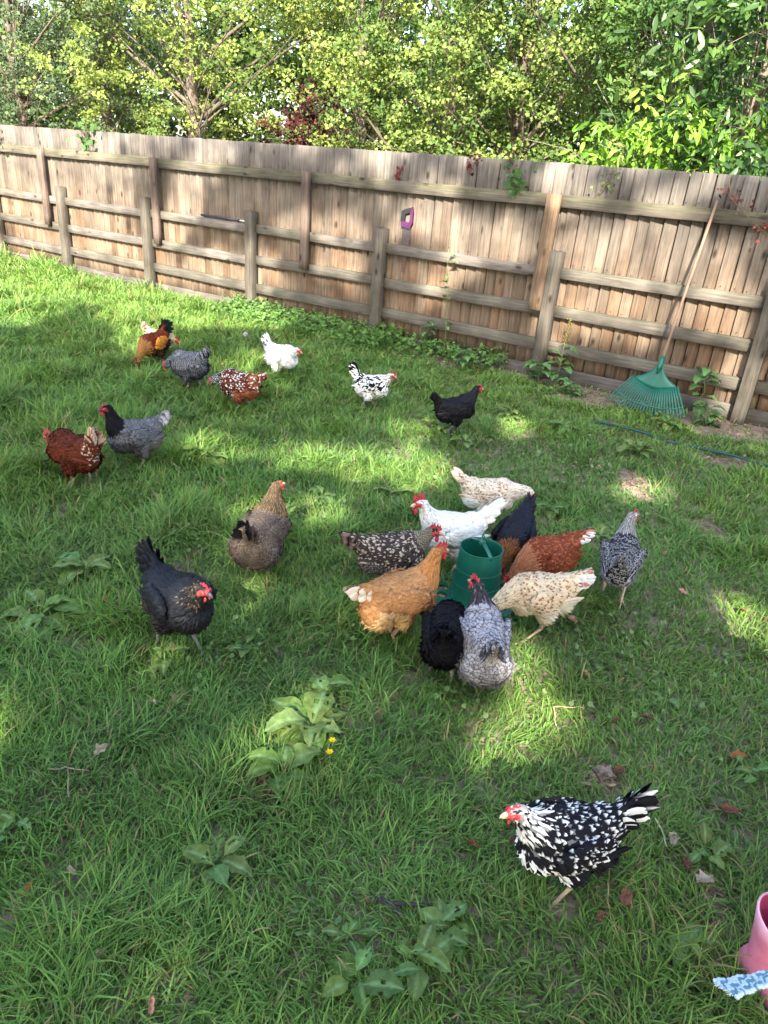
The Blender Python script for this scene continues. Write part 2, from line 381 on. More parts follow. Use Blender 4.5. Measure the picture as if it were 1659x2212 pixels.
class RS(random.Random):
    off = 0
    def normal(s, a, b): return s.gauss(a, b)
def fence():
    rs = RS(5)
    root = empty('board_fence', FO, FA)
    tag(root, 'weathered close-board timber fence with posts and grey rails along the lawn', 'fence')
    posts = [-6.7, -4.95, -3.2, .28-1.73, .22, 1.79, 3.47, 5.18, 6.9, 8.705, 10.44, 12.2, 13.9]
    def grey(): k = rs.uniform(.8, 1.15); return np.array([.135, .117, .10])*k
    def bcol():
        k = rs.uniform(.66, 1.0); q = rs.random()
        lo = np.array([.205, .148, .10]) if q < .75 else np.array([.18, .115, .07]); hi = np.array([.152, .134, .112])
        h = rs.uniform(-.1, .1)
        def c(t):
            z = t*1.77; a = np.clip((z-(.6+h))/1.0, 0, 1)
            r = (lo*(1-a)+hi*a)*k
            if z < .22: r = r*.72
            return r
        return c
    # boards, bay by bay
    for i in range(len(posts)-1):
        mb = MB(); x = posts[i]
        while x < posts[i+1]-.001:
            wd = min(rs.uniform(.092, .112), posts[i+1]-x)
            if posts[i+1]-x-wd < .04: wd = posts[i+1]-x
            rs.off = rs.uniform(0, 50)
            top = 1.775+rs.uniform(-.004, .004)+(.012 if i < 3 else 0)
            y0 = rs.uniform(-.003, .003)
            Mx = len(mb.v)
            wood_box(mb, (x, y0, .04+rs.uniform(-.02, .03)), (x+wd-.007, y0+.012, top), bcol(), rs)
            # feather edge: one side of each board stands proud
            v = mb.v[-1]; t = (v[:, 0]-x)/wd; v[:, 1] += .024*(t-.5)
            x += wd
        mb.build('board_panel', M['wood'], root)
        mb = MB(); rs.off = 3; wood_box(mb, (posts[i], .022, .03), (posts[i+1], .034, 1.745), np.array([.05, .035, .025]), rs); mb.build('gap_shade_sheet', M['wood'], root)  # dark sheet added behind the boards so their gaps read as shade lines
    for i in range(len(posts)-1):                             # rusty nail heads, two to a board on every rail
        mb = MB(); x = posts[i]+.03
        while x < posts[i+1]-.02:
            for z in (.93, .60, .30, 1.49): mb.ellipsoid((x+rs.uniform(-.01, .01), -.017, z+.065+rs.uniform(-.012, .012)), (.0045, .003, .0045), (.06, .035, .025), nu=6, nv=4)
            x += .1
        tag(mb.build('nail_heads', M['wood'], root), kind='stuff')
    bands = [(.885, .975), (.55, .645), (.25, .35)]
    for i in range(len(posts)-1):
        for (z0, z1) in bands:
            dz = rs.uniform(-.008, .008); mb = MB(); rs.off = rs.uniform(0, 50); g_ = grey()
            wood_box(mb, (posts[i]+.053, -.060, z0+dz), (posts[i+1]-.053, -.018, z1+dz), g_, rs, along='x')
            v = mb.v[-1]; v[:, 2] += (v[:, 0]-posts[i])*rs.uniform(-.008, .004)
            C = mb.c[-1]; mb.c[-1] = C*np.where((v[:, 2] > z1-.01)[:, None], np.array([.85, .9, .75]), 1)
            mb.build('rail', M['wood'], root)
        mb = MB(); rs.off = rs.uniform(0, 50)
        wood_box(mb, (posts[i]+.053, -.045, -.06), (posts[i+1]-.053, -.018, .115+rs.uniform(-.01, .015)), grey()*.85, rs, along='x')
        mb.build('gravel_board', M['wood'], root)
    hang = [-5.3, -3.0, -.7, 1.47, 3.66, 5.95, 8.59, 10.9, 13.2]
    for i in range(len(hang)-1):
        mb = MB(); rs.off = rs.uniform(0, 50)
        z0 = 1.44
        wood_box(mb, (hang[i]+.046, -.060, z0), (hang[i+1]-.046, -.018, z0+.1), grey()*np.array([1.0, 1.0, .95]), rs, along='x')
        v = mb.v[-1]; C = mb.c[-1]
        mb.c[-1] = C*np.where((v[:, 2] > z0+.09)[:, None], np.array([.85, .92, .66]), 1)
        mb.build('top_rail', M['wood'], root)
    for h in hang:
        if h > 10.5: continue
        mb = MB(); rs.off = rs.uniform(0, 50)
        c = np.array([.13, .095, .075]) if h < 8 else np.array([.22, .145, .09])
        hw = .059 if 8 < h < 9 else .046
        wood_box(mb, (h-hw, -.115, .60), (h+hw, -.0605, 1.54), c, rs)
        mb.v[-1][:, 0] += 0
        mb.build('upper_post', M['wood'], root)
    for p in posts:
        mb = MB(); rs.off = rs.uniform(0, 50)
        g0 = grey()*np.array([.86, .86, .78])
        wood_box(mb, (p-.052, -.125, -.1), (p+.052, -.0185, 1.10), lambda t: g0*(1.0 if t > .2 else .85), rs)
        mb.build('post', M['wood'], root)
fence()

# ------------------------------------------------------------------ leaves and trees
LEAF_M = np.array([(0, 0, 0), (.32, .12, .03), (.48, .42, .05), (.22, .62, .04), (0, 1, 0), (-.22, .62, .04), (-.48, .42, .05), (-.32, .12, .03)], float)
LEAF_L = np.array([(0, 0, 0), (.11, .22, .03), (.16, .5, .04), (.10, .8, .03), (0, 1, 0), (-.10, .8, .03), (-.16, .5, .04), (-.11, .22, .03)], float)
def rotmats(n, rg, tilt=None, face=None):
    """random orientations: local z = leaf normal biased to 'face', local y random in plane"""
    nrm = rg.normal(0, 1, (n, 3))*.75+(np.array([0, -.55, .8]) if face is None else np.array(face))
    nrm /= np.linalg.norm(nrm, axis=1)[:, None]
    t = rg.normal(0, 1, (n, 3)); t[:, 2] -= .6 if tilt is None else tilt
    t -= (t*nrm).sum(1)[:, None]*nrm; t /= np.linalg.norm(t, axis=1)[:, None]
    b = np.cross(t, nrm)
    return np.stack([b, t, nrm], -1)
def leaf_mesh(name, pos, size, cols, shape, m, parent, rg, face=None, tilt=None):
    n = len(pos); Rm = rotmats(n, rg, tilt, face)
    cup = shape.copy()
    V = np.einsum('nij,kj->nki', Rm, cup)*size[:, None, None]+pos[:, None]
    base = (np.arange(n)*8)[:, None]
    q = np.concatenate([base+np.array([[0, 1, 2, 3]]), base+np.array([[0, 3, 4, 5]]), base+np.array([[0, 5, 6, 7]])])
    me = raw_mesh(name, V.reshape(-1, 3), q.ravel(), np.full(len(q), 4))
    return finish(me, name, m, np.repeat(cols, 8, 0), None, parent, smooth=False)

def tree(name, label, base, H, clusters, pal, leafsize, nper, shape=LEAF_M, m='leaf', bark=(.16, .13, .10), trunk_r=.11, seed=0, group=None, lean=(0, 0), cat='tree', nlimb=9, tilt=None, keep=None):
    """clusters: (N,4) cx,cy,cz,r in world; leaves gather round them, limbs reach for them"""
    rg = np.random.default_rng(seed)
    base = np.array(base, float)
    root = empty(name, base); tag(root, label, cat, group)
    cl = np.asarray(clusters, float).copy()
    # wood
    mb = MB(); top = np.array([lean[0], lean[1], H]); n = 9
    tp = np.array([top*t+np.array([rg.normal(0, .06), rg.normal(0, .06), 0])*(t > 0) for t in np.linspace(0, 1, n)])
    c = np.array(bark)
    mb.tube(tp, trunk_r*np.linspace(1.15, .25, n), c, 8)
    idx = rg.permutation(len(cl))[:nlimb*4]
    for q, i in enumerate(idx):
        tgt = cl[i, :3]-base
        t0 = np.clip((tgt[2]/H)*.65-.05, .12, .9); p0 = top*t0
        p3 = tgt; r0 = trunk_r*(.42 if q < nlimb else .2)*(1-t0*.5)
        mid = p0+(p3-p0)*.5+np.array([0, 0, .35*abs(p3[2]-p0[2])*rg.uniform(-.3, .8)])
        pts = bez(p0, p0+(mid-p0)*.6+rg.normal(0, .12, 3), mid+(p3-mid)*.3+rg.normal(0, .15, 3), p3, 8)
        mb.tube(pts, r0*np.linspace(1, .15, 8), c*rg.uniform(.85, 1.25), 5)
        for _ in range(3):
            a = pts[rg.integers(3, 8)]; e = a+rg.normal(0, .35, 3); mb.tube(np.array([a, (a+e)/2+rg.normal(0, .05, 3), e]), [r0*.3, r0*.2, .003], c*1.1, 4)
    mb.build('trunk', M['bark'], root)
    # leaves: each cluster is a few flat sprays
    N = len(cl); k = nper
    cen = np.repeat(cl[:, :3], k, 0); rr = np.repeat(cl[:, 3], k)
    sub = rg.normal(0, .55, (N, 5, 3)); pick = rg.integers(0, 5, (N, k))
    off = sub[np.arange(N)[:, None], pick].reshape(-1, 3)
    loc = off+rg.normal(0, .21, (N*k, 3))*np.array([1, 1, .6])
    pos = cen+loc*rr[:, None]
    if keep is not None: kk = keep(pos); pos = pos[kk]; cen = cen[kk]
    n = len(pos)
    pal = np.array(pal, float); clc = rg.random(N); cc = np.repeat(clc, k)
    if keep is not None: cc = cc[kk]
    a = np.clip(cc+rg.normal(0, .15, n), 0, 1)[:, None]*(len(pal)-1); lo = np.floor(a).astype(int).clip(0, len(pal)-2)[:, 0]; fr = a[:, 0]-lo
    col = pal[lo]*(1-fr)[:, None]+pal[lo+1]*fr[:, None]; col *= (.85+.3*rg.random((n, 1)))
    sz = leafsize*(.55+.95*rg.random(n)**1.4)
    leaf_mesh('crown', pos-base, sz, col, shape, M[m], root, rg, tilt=tilt)
    return root

def pxdir(X, Y=250):
    d = D+RV*((X*Q-384)/F_PX)+UV*((512-Y*Q)/F_PX); return d
def spot(X, dist):              # point on the ground seen under column X at this horizontal distance
    d = pxdir(X, 300); h = d[:2]/np.linalg.norm(d[:2]); return np.array([h[0]*dist, h[1]*dist, 0])
def blob(c, r, n, rg, rc=(.35, .6), hollow=.35, holes=()):
    P = []
    while len(P) < n:
        v = rg.normal(0, 1, 3); v /= np.linalg.norm(v); q = c+v*np.array(r)*(hollow+(1-hollow)*rg.random()**.6)
        if q[2] < .5: continue
        X, Y, _ = proj(q); X /= Q; Y /= Q
        if any(((X-hx)/hr)**2+((Y-hy)/hs)**2 < 1 for hx, hy, hr, hs in holes): continue
        P.append((*q, rg.uniform(*rc)))
    return P
YG = [(.07, .12, .03), (.14, .195, .045), (.22, .275, .065), (.29, .33, .085)]
MG = [(.045, .10, .025), (.095, .16, .04), (.155, .22, .055), (.23, .285, .075)]
GG = [(.06, .095, .045), (.095, .14, .065), (.15, .195, .095)]
DG = [(.022, .055, .014), (.04, .09, .02), (.08, .145, .03)]
LB = [(.07, .16, .018), (.13, .26, .028), (.22, .36, .05)]
def bgtrees():
    rg = np.random.default_rng(3)
    T = [
     # name,label,X,dist,centre z,radii,n clusters, pal, leaf, nper, seed, lean, trunk r
     ('maple_tree', 'grey-green leafy tree behind the left end of the fence', 60, 17.5, 4.2, (3.0, 2.2, 3.6), 150, GG, .05, 280, .11, []),
     ('maple_tree', 'grey-green tree between the left end tree and the yellow-green maple', 230, 18.5, 4.8, (2.3, 1.8, 3.6), 95, GG, .05, 270, .12, []),
     ('maple_tree', 'yellow-green maple with forking trunk and sky showing through its lower crown', 445, 15.0, 4.3, (3.1, 2.0, 3.3), 150, YG, .05, 280, .13, [(430, 215, 60, 30), (600, 250, 38, 50), (350, 200, 25, 18), (520, 130, 22, 14)]),
     ('maple_tree', 'bright yellow-green maple behind the middle of the fence with a leaning pale trunk', 800, 13.5, 4.2, (2.0, 1.7, 3.3), 105, YG, .05, 280, .10, [(700, 245, 70, 45)]),
     ('maple_tree', 'maple with dark forked trunk showing above the purple saw', 945, 12.6, 4.0, (1.7, 1.5, 3.2), 85, MG, .05, 270, .12, [(880, 160, 30, 60), (1000, 260, 40, 40)]),
     ('maple_tree', 'shaded green maple above the tallest fence post, many bare inner twigs', 1130, 12.5, 4.0, (2.0, 1.6, 3.3), 105, MG, .05, 270, .12, [(1010, 220, 40, 60), (1100, 300, 60, 30)]),
     ('maple_tree', 'tall green maple left of the dark laurel', 1330, 12.0, 4.4, (1.9, 1.6, 3.0), 95, MG, .05, 270, .11, [(1330, 20, 35, 30)]),
     ('willow_tree', 'pale feathery tree rising far behind the two yellow-green maples', 655, 24, 6.0, (2.0, 1.6, 3.0), 55, [(.14, .19, .06), (.25, .30, .10), (.33, .36, .14)], .10, 80, .1, []),
    ]
    for i, (nm, lb, X, ds, cz, r, n, pal, lf, npr, tr, holes) in enumerate(T):
        b = spot(X, ds); cl = blob(b+np.array([0, 0, cz]), r, n, rg, holes=holes)
        tree(nm, lb, b, cz+1.6, cl, pal, lf, npr, seed=40+i, trunk_r=tr, group='trees behind the fence', lean=(rg.normal(0, .3), rg.normal(0, .2)), bark=(.105, .085, .065))
    # purple shrub
    b = spot(705, 14.6); cl = blob(b+np.array([0, 0, 2.2]), (.85, .8, 1.05), 34, rg, rc=(.25, .4))
    tree('purple_shrub', 'dark purple-leaved shrub just above the fence boards', b, 2.6, cl, [(.03, .008, .012), (.07, .015, .02), (.12, .04, .035)], .06, 110, seed=60, trunk_r=.06, cat='shrub')
    # laurels on the right
    b = spot(1455, 9.3); cl = blob(b+np.array([0, 0, 1.55]), (1.15, .8, .95), 75, rg, rc=(.2, .34))
    tree('laurel_bush', 'low bright green laurel bush leaning over the right part of the fence', b, 2.0, cl, LB, .13, 48, shape=LEAF_L, m='glossleaf', seed=61, trunk_r=.06, cat='bush', tilt=1.2)
    b = spot(1610, 9.6); cl = blob(b+np.array([0, 0, 2.9]), (1.0, 1.2, 2.4), 150, rg, rc=(.25, .42))
    tree('laurel_tree', 'tall dark glossy laurel at the right edge of the picture', b, 4.2, cl, DG, .13, 60, shape=LEAF_L, m='glossleaf', seed=62, trunk_r=.09, tilt=1.2)  # darkest palette puts deep shade into the leaf colour
    b = spot(1480, 11.2); cl = blob(b+np.array([0, 0, 3.6]), (1.3, 1.2, 2.6), 85, rg, rc=(.3, .5))
    tree('laurel_tree', 'dark laurel between the tall maple and the one at the right edge', b, 4.5, cl, DG, .11, 75, shape=LEAF_L, m='glossleaf', seed=63, trunk_r=.09, tilt=.9)
    # the wood further back reads as one mass
    P = []
    for X in range(-570, 1850, 60):
        b = spot(X, 26+rg.uniform(-3, 4)-(max(X, 0)/1659)*7)
        P += blob(b+np.array([0, 0, 3.0+rg.uniform(-.5, .8)]), (2.0, 1.2, 3.1), 24, rg, rc=(.5, .8), holes=[(425, 225, 60, 36), (605, 260, 30, 50), (660, 5, 25, 25), (1340, 5, 30, 22), (720, 120, 22, 20), (300, 120, 20, 14), (900, 40, 20, 30)])
    P = np.array(P); k = 100
    cen = np.repeat(P[:, :3], k, 0); pos = cen+rg.normal(0, .5, (len(cen), 3))*np.repeat(P[:, 3], k)[:, None]
    a = rg.random((len(pos), 1)); col = (np.array(DG[0])*(1-a)+np.array([.12, .18, .04])*a)*1.0
    o = leaf_mesh('woodland', pos, .16*(.7+.6*rg.random(len(pos))), col, LEAF_M, M['leaf'], None, rg)
    tag(o, 'darker wood far behind the garden trees', 'woodland', kind='stuff')
bgtrees()

# unseen trees that shade the lawn, crowns cut open where sun patches should fall
LIT = [  # in the photo: centre, radii, where the sun reaches
 (250, 600, 330, 38), (60, 650, 120, 60), (450, 690, 230, 22), (820, 1008, 105, 42), (650, 985, 90, 22), (900, 935, 60, 12), (1110, 930, 45, 16), (660, 1100, 110, 26), (655, 1585, 125, 88),
 (1120, 1430, 50, 70), (1140, 1560, 95, 50), (1605, 1345, 50, 36), (0, 1560, 75, 75), (450, 2110, 105, 75), (330, 1420, 60, 26), (820, 1480, 70, 22), (250, 1800, 50, 26), (1150, 2080, 60, 30), (560, 1900, 50, 26), (800, 1335, 34, 24), (1450, 1850, 40, 30), (1060, 1745, 40, 35),
 (320, 740, 60, 30), (560, 800, 60, 20), (400, 660, 200, 25), (950, 1015, 30, 30), (480, 970, 60, 18), (560, 1180, 50, 14), (1370, 1060, 60, 18),
 # fence
 (1330, 600, 150, 130), (1230, 400, 70, 45), (1450, 420, 70, 36), (1560, 640, 60, 100), (1480, 500, 60, 60), (1100, 520, 55, 60), (960, 470, 45, 60), (930, 620, 30, 30), (1190, 680, 40, 80), (1000, 540, 40, 60),
 (450, 330, 55, 22), (180, 300, 60, 22), (60, 300, 40, 18), (80, 470, 60, 40), (200, 480, 60, 60), (250, 540, 60, 40), (400, 420, 30, 60), (320, 560, 40, 40), (450, 570, 60, 50), (520, 620, 40, 24), (650, 480, 60, 30), (730, 560, 50, 30), (100, 560, 90, 40),
 (350, 500, 40, 50), (560, 560, 30, 40), (1530, 400, 40, 24), (780, 350, 60, 14),(1600, 800, 40, 60), (1400, 700, 60, 40)]
LIT = np.array(LIT, float)
def receiver(P):
    t = P[:, 2]/S[2]; Gp = P-S*t[:, None]
    dn = (P-FO)@FN; tf = (dn+.05)/(S@FN)                    # where the ray meets the fence
    Fp = P-S*tf[:, None]
    use = (tf > 0) & (tf < t) & (Fp[:, 2] > 0) & (Fp[:, 2] < 1.8)
    Rp = np.where(use[:, None], Fp, Gp); over = (tf > 0) & (tf < t) & (Fp[:, 2] >= 1.8)
    return Rp, over
def lit(P, grow=1.0):
    Rp, over = receiver(P)
    v = Rp-CP; z = v@D; ok = z > .3; z = np.where(ok, z, 1)
    X = (384+F_PX*(v@RV)/z)/Q; Y = (512-F_PX*(v@UV)/z)/Q
    pad = (.065*F_PX/z/Q)[:, None]
    e = (((X[:, None]-LIT[:, 0])/(LIT[:, 2]*grow+pad))**2+((Y[:, None]-LIT[:, 1])/(LIT[:, 3]*grow+pad*.8))**2).min(1)
    wob = .75+.5*nzA(X/35, Y/25)
    return ((e < wob) & ok) | over
def shade_trees():
    rg = np.random.default_rng(21)
    spec = [(-6.5, -8.6, 'unseen tall leafy tree behind the photographer, crown cut to shape the dapple, leftmost of the row'), (-2.6, -7.8, 'leafy tree behind the photographer, unseen, crown cut to shape the shade on the left of the lawn'),
            (1.3, -8.4, 'leafy tree behind the photographer, unseen, crown cut to shape the shade on the middle of the lawn'), (5.0, -7.9, 'leafy tree behind the photographer, unseen, crown cut to shape the shade on the right of the lawn'),
            (-2.4, -11.2, 'unseen leafy tree added in a second row behind the photographer to close gaps in the shade')]  # second-row tree is added to close holes in the shade
    for i, (x, y, lb) in enumerate(spec):
        cl = []
        while len(cl) < 370:
            v = rg.uniform(-1, 1, 3)
            if (v**4).sum() > 1.1: continue
            q = np.array([x, y, 7.7])+v*np.array([2.7, 1.7, 5.4])
            cl.append((*q, rg.uniform(.35, .5)))
        tree('shade_tree', lb, (x, y, 0), 10.0, cl, MG, .12, 105, seed=80+i, trunk_r=.2, group='unseen trees behind the photographer', nlimb=10, keep=lambda P: ~lit(P))  # leaves are left out along the rays to the wanted sun patches
shade_trees()

# ------------------------------------------------------------------ hens
def lerp(a, b, t): return a*(1-t)+b*t
def arr(*c): return np.array(c, float)
BLACK = arr(.006, .006, .008); INK = arr(.02, .018, .02)
def Rz(a): return np.array([[math.cos(a), -math.sin(a), 0], [math.sin(a), math.cos(a), 0], [0, 0, 1]])
def Ry(a): return np.array([[math.cos(a), 0, math.sin(a)], [0, 1, 0], [-math.sin(a), 0, math.cos(a)]])

def pat(kind, u, v, rnd, r2, cA, cB, cC=None, gl=None):
    """u along the feather 0..1, v across -1..1, arrays (n,nu,nv); returns mask colours"""
    A = np.broadcast_to(np.asarray(cA), u.shape+(3,)).copy(); B = np.asarray(cB)
    if kind == 'solid':
        m = np.clip((u-.55)*.8, 0, 1)*.5+.25*rnd
    elif kind == 'lace':                       # pale centre, dark rim
        m = np.clip(np.maximum((np.abs(v)-.5)*2.4, (u-.76)*4.5), 0, 1)*(.75+.25*r2)
    elif kind == 'stripe':                     # dark shaft, pale rim (hackle)
        m = np.clip((np.abs(v)-.35)*3.5, 0, 1)
    elif kind == 'bar':
        m = (np.sin(u*2*math.pi*2.0+rnd*1.5) > 0)*1.0
    elif kind == 'tip':                        # pale tip on some feathers
        m = np.clip((u-.62)*7, 0, 1)*(r2 < .45)*(np.abs(v) < .3+.8*rnd)
    elif kind == 'bigtip':
        m = np.clip((u-.5)*7, 0, 1)*(r2 < .62)*(np.abs(v) < .35+.9*rnd)
    elif kind == 'mottle':                     # whole feathers one or the other
        m = (r2 < .5)*1.0
    elif kind == 'fleck':
        m = np.clip((u-.5)*6, 0, 1)*(r2 < .4)*(np.abs(v) < .6)
    else: m = np.zeros_like(u)
    m = np.broadcast_to(m, u.shape)[..., None]
    out = A*(1-m)+B*m
    return out*(.82+.36*rnd[..., None])

# tail, wing, back, breast, hackle, fluff, head colours of each bird
def hen(idx, label, pos, heading, scale, P, px=1.0):
    """P: posture and plumage"""
    rs = np.random.default_rng(1000+idx)
    x, y = pos; root = empty('rooster' if P.get('cock') else 'hen', (x, y, 0), heading, scale)
    tag(root, label, 'rooster' if P.get('cock') else 'hen', P.get('group', 'chickens on the lawn'))
    fat = P.get('fat', 1.0)*1.08; fl = P.get('fluff', 1.0)*1.04
    hc = np.array(P['head'], float)*np.array([.95, 1, .97]); hy, hp = R_(P.get('yaw', 0)), R_(P.get('hp', 0))
    pit = R_(P.get('pitch', 0)); hip = np.array([-.01, 0, .19])
    def rot(p): return (np.asarray(p, float)-hip)@Ry(-pit).T+hip
    ta = R_(P.get('tail', 45)); tl = P.get('tl', .12)*.86
    # --- core shape
    mb = MB()
    def ell(c, r, pr=0, yw=0): mb.ellipsoid(rot(c), r, rot=Ry(-pit-R_(pr)), nu=18, nv=12)
    ell((-.01, 0, .220), (.142, .088*fat, .088*fat), 5)
    ell((.07, 0, .218), (.075, .078*fat, .080*fat), 20)
    ell((-.115, 0, .252), (.075, .058*fat, .056), 20)
    ell((-.085, 0, .190), (.085, .080*fl, .070*fl), 0)
    if fl > 1.1: ell((-.12, 0, .17), (.07, .09*fl, .07*fl), 0)
    for s_ in (-1, 1):
        ell((-.012, s_*.048, .152), (.047, .038*fl, .060*fl), -10)
    tb = rot((-.150, 0, .268)); tdir = np.array([-math.cos(ta), 0, math.sin(ta)])
    for k in range(-1, 5):
        mb.ellipsoid(tb+tdir*.02*k, (.046-.0065*k, .037-.006*k, .042-.006*k), nu=10, nv=7)
    fwd = Rz(hy)@np.array([math.cos(hp), 0, math.sin(hp)])
    nb = rot((.066, 0, .252)); nr = P.get('neck', 1.0)
    hb = hc-fwd*.018-np.array([0, 0, .006])
    dist = np.linalg.norm(hb-nb); up = hc[2] > nb[2]+.03
    t0 = rot(nb+np.array([.7, 0, .6]))-rot(nb) if up else rot(nb+np.array([1, 0, -.1]))-rot(nb)
    nd = (hb-nb)/dist
    p3t = fwd*.5+np.array([0, 0, -1.0])*(.8 if up else .0)
    npts = bez(nb, nb+t0*dist*.38, hb+(-fwd*.35+np.array([0, 0, -.9 if up else .15]))*dist*.30, hb, 16)
    nrad = (.050*(1-np.linspace(0, 1, 16))**1.55*fat+.027)*nr
    for p, r in zip(npts, nrad): mb.ellipsoid(p, (r, r*.95, r), nu=12, nv=8)
    Rh = Rz(hy)@Ry(-hp)
    mb.ellipsoid(hc, (.031, .0205, .0225), rot=Rh, nu=12, nv=8)
    mb.ellipsoid(hc+Rh@np.array([.017, 0, -.004]), (.019, .0145, .0155), rot=Rh, nu=12, nv=8)
    V = np.concatenate(mb.v); me = bpy.data.meshes.new('core'); me.from_pydata(V.tolist(), [], mb.f)
    tmp = bpy.data.objects.new('core', me); COL.objects.link(tmp)
    md = tmp.modifiers.new('r', 'REMESH'); md.mode = 'VOXEL'; md.voxel_size = .0085
    sm = tmp.modifiers.new('s', 'SMOOTH'); sm.iterations = 7; sm.factor = .5
    dg = bpy.context.evaluated_depsgraph_get(); ev = tmp.evaluated_get(dg); m2 = ev.to_mesh()
    cv = np.empty(len(m2.vertices)*3, np.float32); m2.vertices.foreach_get('co', cv); cv = cv.reshape(-1, 3).astype(float)
    cn = np.empty(len(m2.vertices)*3, np.float32); m2.vertex_normals.foreach_get('vector', cn); cn = cn.reshape(-1, 3).astype(float)
    cf = [tuple(p.vertices) for p in m2.polygons]
    ev.to_mesh_clear(); bpy.data.objects.remove(tmp)
    # --- spine field: flow and region
    body = np.array([tb+tdir*.05, tb, rot((-.10, 0, .25)), rot((-.03, 0, .235)), rot((.03, 0, .235)), nb])
    sp = np.concatenate([body, npts[2:], [hc, hc+fwd*.03]]); nB = len(body); nT = len(sp)
    seg = sp[1:]-sp[:-1]; sl = (seg**2).sum(1)
    def field(p):
        w_ = p[:, None]-sp[None, :-1]; t = np.clip((w_*seg).sum(-1)/sl, 0, 1)
        d2 = ((w_-t[..., None]*seg)**2).sum(-1)
        rad = np.concatenate([np.full(nB-1, .085), nrad[2:], [.02, .02]])[:len(seg)]
        k = (np.sqrt(d2)/rad).argmin(1)
        tt = k+t[np.arange(len(p)), k]
        fw = seg[k]/np.sqrt(sl[k])[:, None]
        cpt = sp[k]+seg[k]*t[np.arange(len(p)), k][:, None]
        return tt, fw, p-cpt
    hl = P.get('hackle_len', .62)
    def regions(p):
        tt, fw, rel = field(p)
        reg = np.full(len(p), 1)                          # 1 back/body
        z = p[:, 2]; xx = p[:, 0]
        low = rel[:, 2]
        reg[(tt < nB) & (low < -.035)] = 2                # breast / underside
        reg[(tt < nB-1.5) & (low < -.045) & (xx < .0)] = 3     # fluff
        nk = (tt >= nB-1+.5); reg[nk] = 4                   # hackle
        reg[tt >= nT-2.6] = 5                               # head
        fx = (p-hc)@Rh; face = (np.abs(fx[:, 0]-.011) < .015) & (np.abs(fx[:, 1]) > .008) & (fx[:, 2] < .008) & (fx[:, 2] > -.014) & (np.linalg.norm(p-hc, axis=1) < .032)
        reg[face | ((fx[:, 0] > .019) & (np.linalg.norm(p-hc, axis=1) < .04))] = 6
        reg[(tt < 1.6)] = 7
        # throat / front of a raised neck belongs to the breast lower down
        return tt, fw, rel, reg
    tt, fw, rel, reg = regions(cv)
    reds = np.array(P.get('face', (.50, .04, .035)))
    CB = {1: P['back'], 2: P['breast'], 3: P['flf'], 4: P['hackle'], 5: P['hd'], 7: P.get('rump', P['back'])}
    ccol = np.zeros_like(cv)
    for r, sp_ in CB.items(): ccol[reg == r] = (np.array(sp_[1])*.6+np.array(sp_[2])*.4)*.55
    ccol[reg == 6] = reds
    # --- feathers scattered over the core
    cell = P.get('cell', .0115)*px
    order = rs.permutation(len(cv)); key = np.floor(cv[order]/cell).astype(int); kk = key[:, 0]*73856093 ^ key[:, 1]*19349663 ^ key[:, 2]*83492791
    _, fi = np.unique(kk, return_index=True); sel = order[fi]
    sel = sel[(reg[sel] != 6)]
    # denser small feathers on head
    def feathers(p, n, f, rg_, tt_, extra=None):
        N = len(p); NU, NV = 5, 5
        back = -f; back = back-(back*n).sum(1)[:, None]*n; L_ = np.linalg.norm(back, axis=1); back /= L_[:, None]+1e-9
        Lf = np.select([rg_ == 4, rg_ == 5, rg_ == 3, rg_ == 2, rg_ == 7], [.036, .012, .030, .024, .034], .028)*px**.6
        Wf = np.select([rg_ == 4, rg_ == 5, rg_ == 3, rg_ == 2], [.0062, .0042, .0085, .0095], .0100)*px
        lift = np.select([rg_ == 4, rg_ == 5, rg_ == 3, rg_ == 2], [.09, .06, .34, .16], .13)
        hk = np.clip(np.linalg.norm(p-hc, axis=1)/.10, .4, 1); Lf = np.where(rg_ == 4, Lf*hk, Lf)
        Lf = Lf*(.8+.4*rs.random(N)); Wf = Wf*(.8+.4*rs.random(N))
        jit = np.select([rg_ == 3, rg_ == 4], [.42, .13], .22)
        side = np.cross(back, n); a = rs.normal(0, 1, N)*jit
        bk = back*np.cos(a)[:, None]+side*np.sin(a)[:, None]; sd = np.cross(bk, n)
        lf = lift*(1+rs.normal(0, .5, N))
        if P.get('sleek'): lf = lf*.6
        lf = lf*.85
        u = np.linspace(0, 1, NU); v = np.linspace(-1, 1, NV)
        wp = np.array([.55, .95, 1, .82, .30]); wp4 = np.array([.6, 1, .9, .6, .12])
        wpp = np.where((rg_ == 4)[:, None] | (rg_ == 3)[:, None], wp4, wp)
        uu = u[None, :, None]; vv = v[None, None, :]
        q = (p+n*.0012)[:, None, None]+bk[:, None, None]*(Lf[:, None, None]*(uu-.18*1)*(1-.10*vv**2*(uu > .7)))[..., None]
        q = q+sd[:, None, None]*(Wf[:, None, None]*wpp[:, :, None]*vv)[..., None]
        q = q+n[:, None, None]*(Lf[:, None, None]*lf[:, None, None]*uu**1.3-.0035*vv**2*px)[..., None]
        U = np.broadcast_to(uu, (N, NU, NV)); Vv = np.broadcast_to(vv, (N, NU, NV))
        rnd = np.broadcast_to(rs.random(N)[:, None, None], U.shape); r2 = np.broadcast_to(rs.random(N)[:, None, None], U.shape)
        C = np.zeros((N, NU, NV, 3))
        for r, s_ in CB.items():
            k = rg_ == r
            if k.any(): C[k] = pat(s_[0], U[k], Vv[k], rnd[k], r2[k], s_[1], s_[2])
        if P.get('fade') is not None:             # plumage that changes towards the neck
            col, a0, a1 = P['fade']; m = np.clip((tt_-a0)/(a1-a0), 0, 1)[:, None, None, None]*(r2[..., None] < .8)
            C = C*(1-m)+np.array(col)*m*(.7+.6*rnd[..., None])
        return q, C
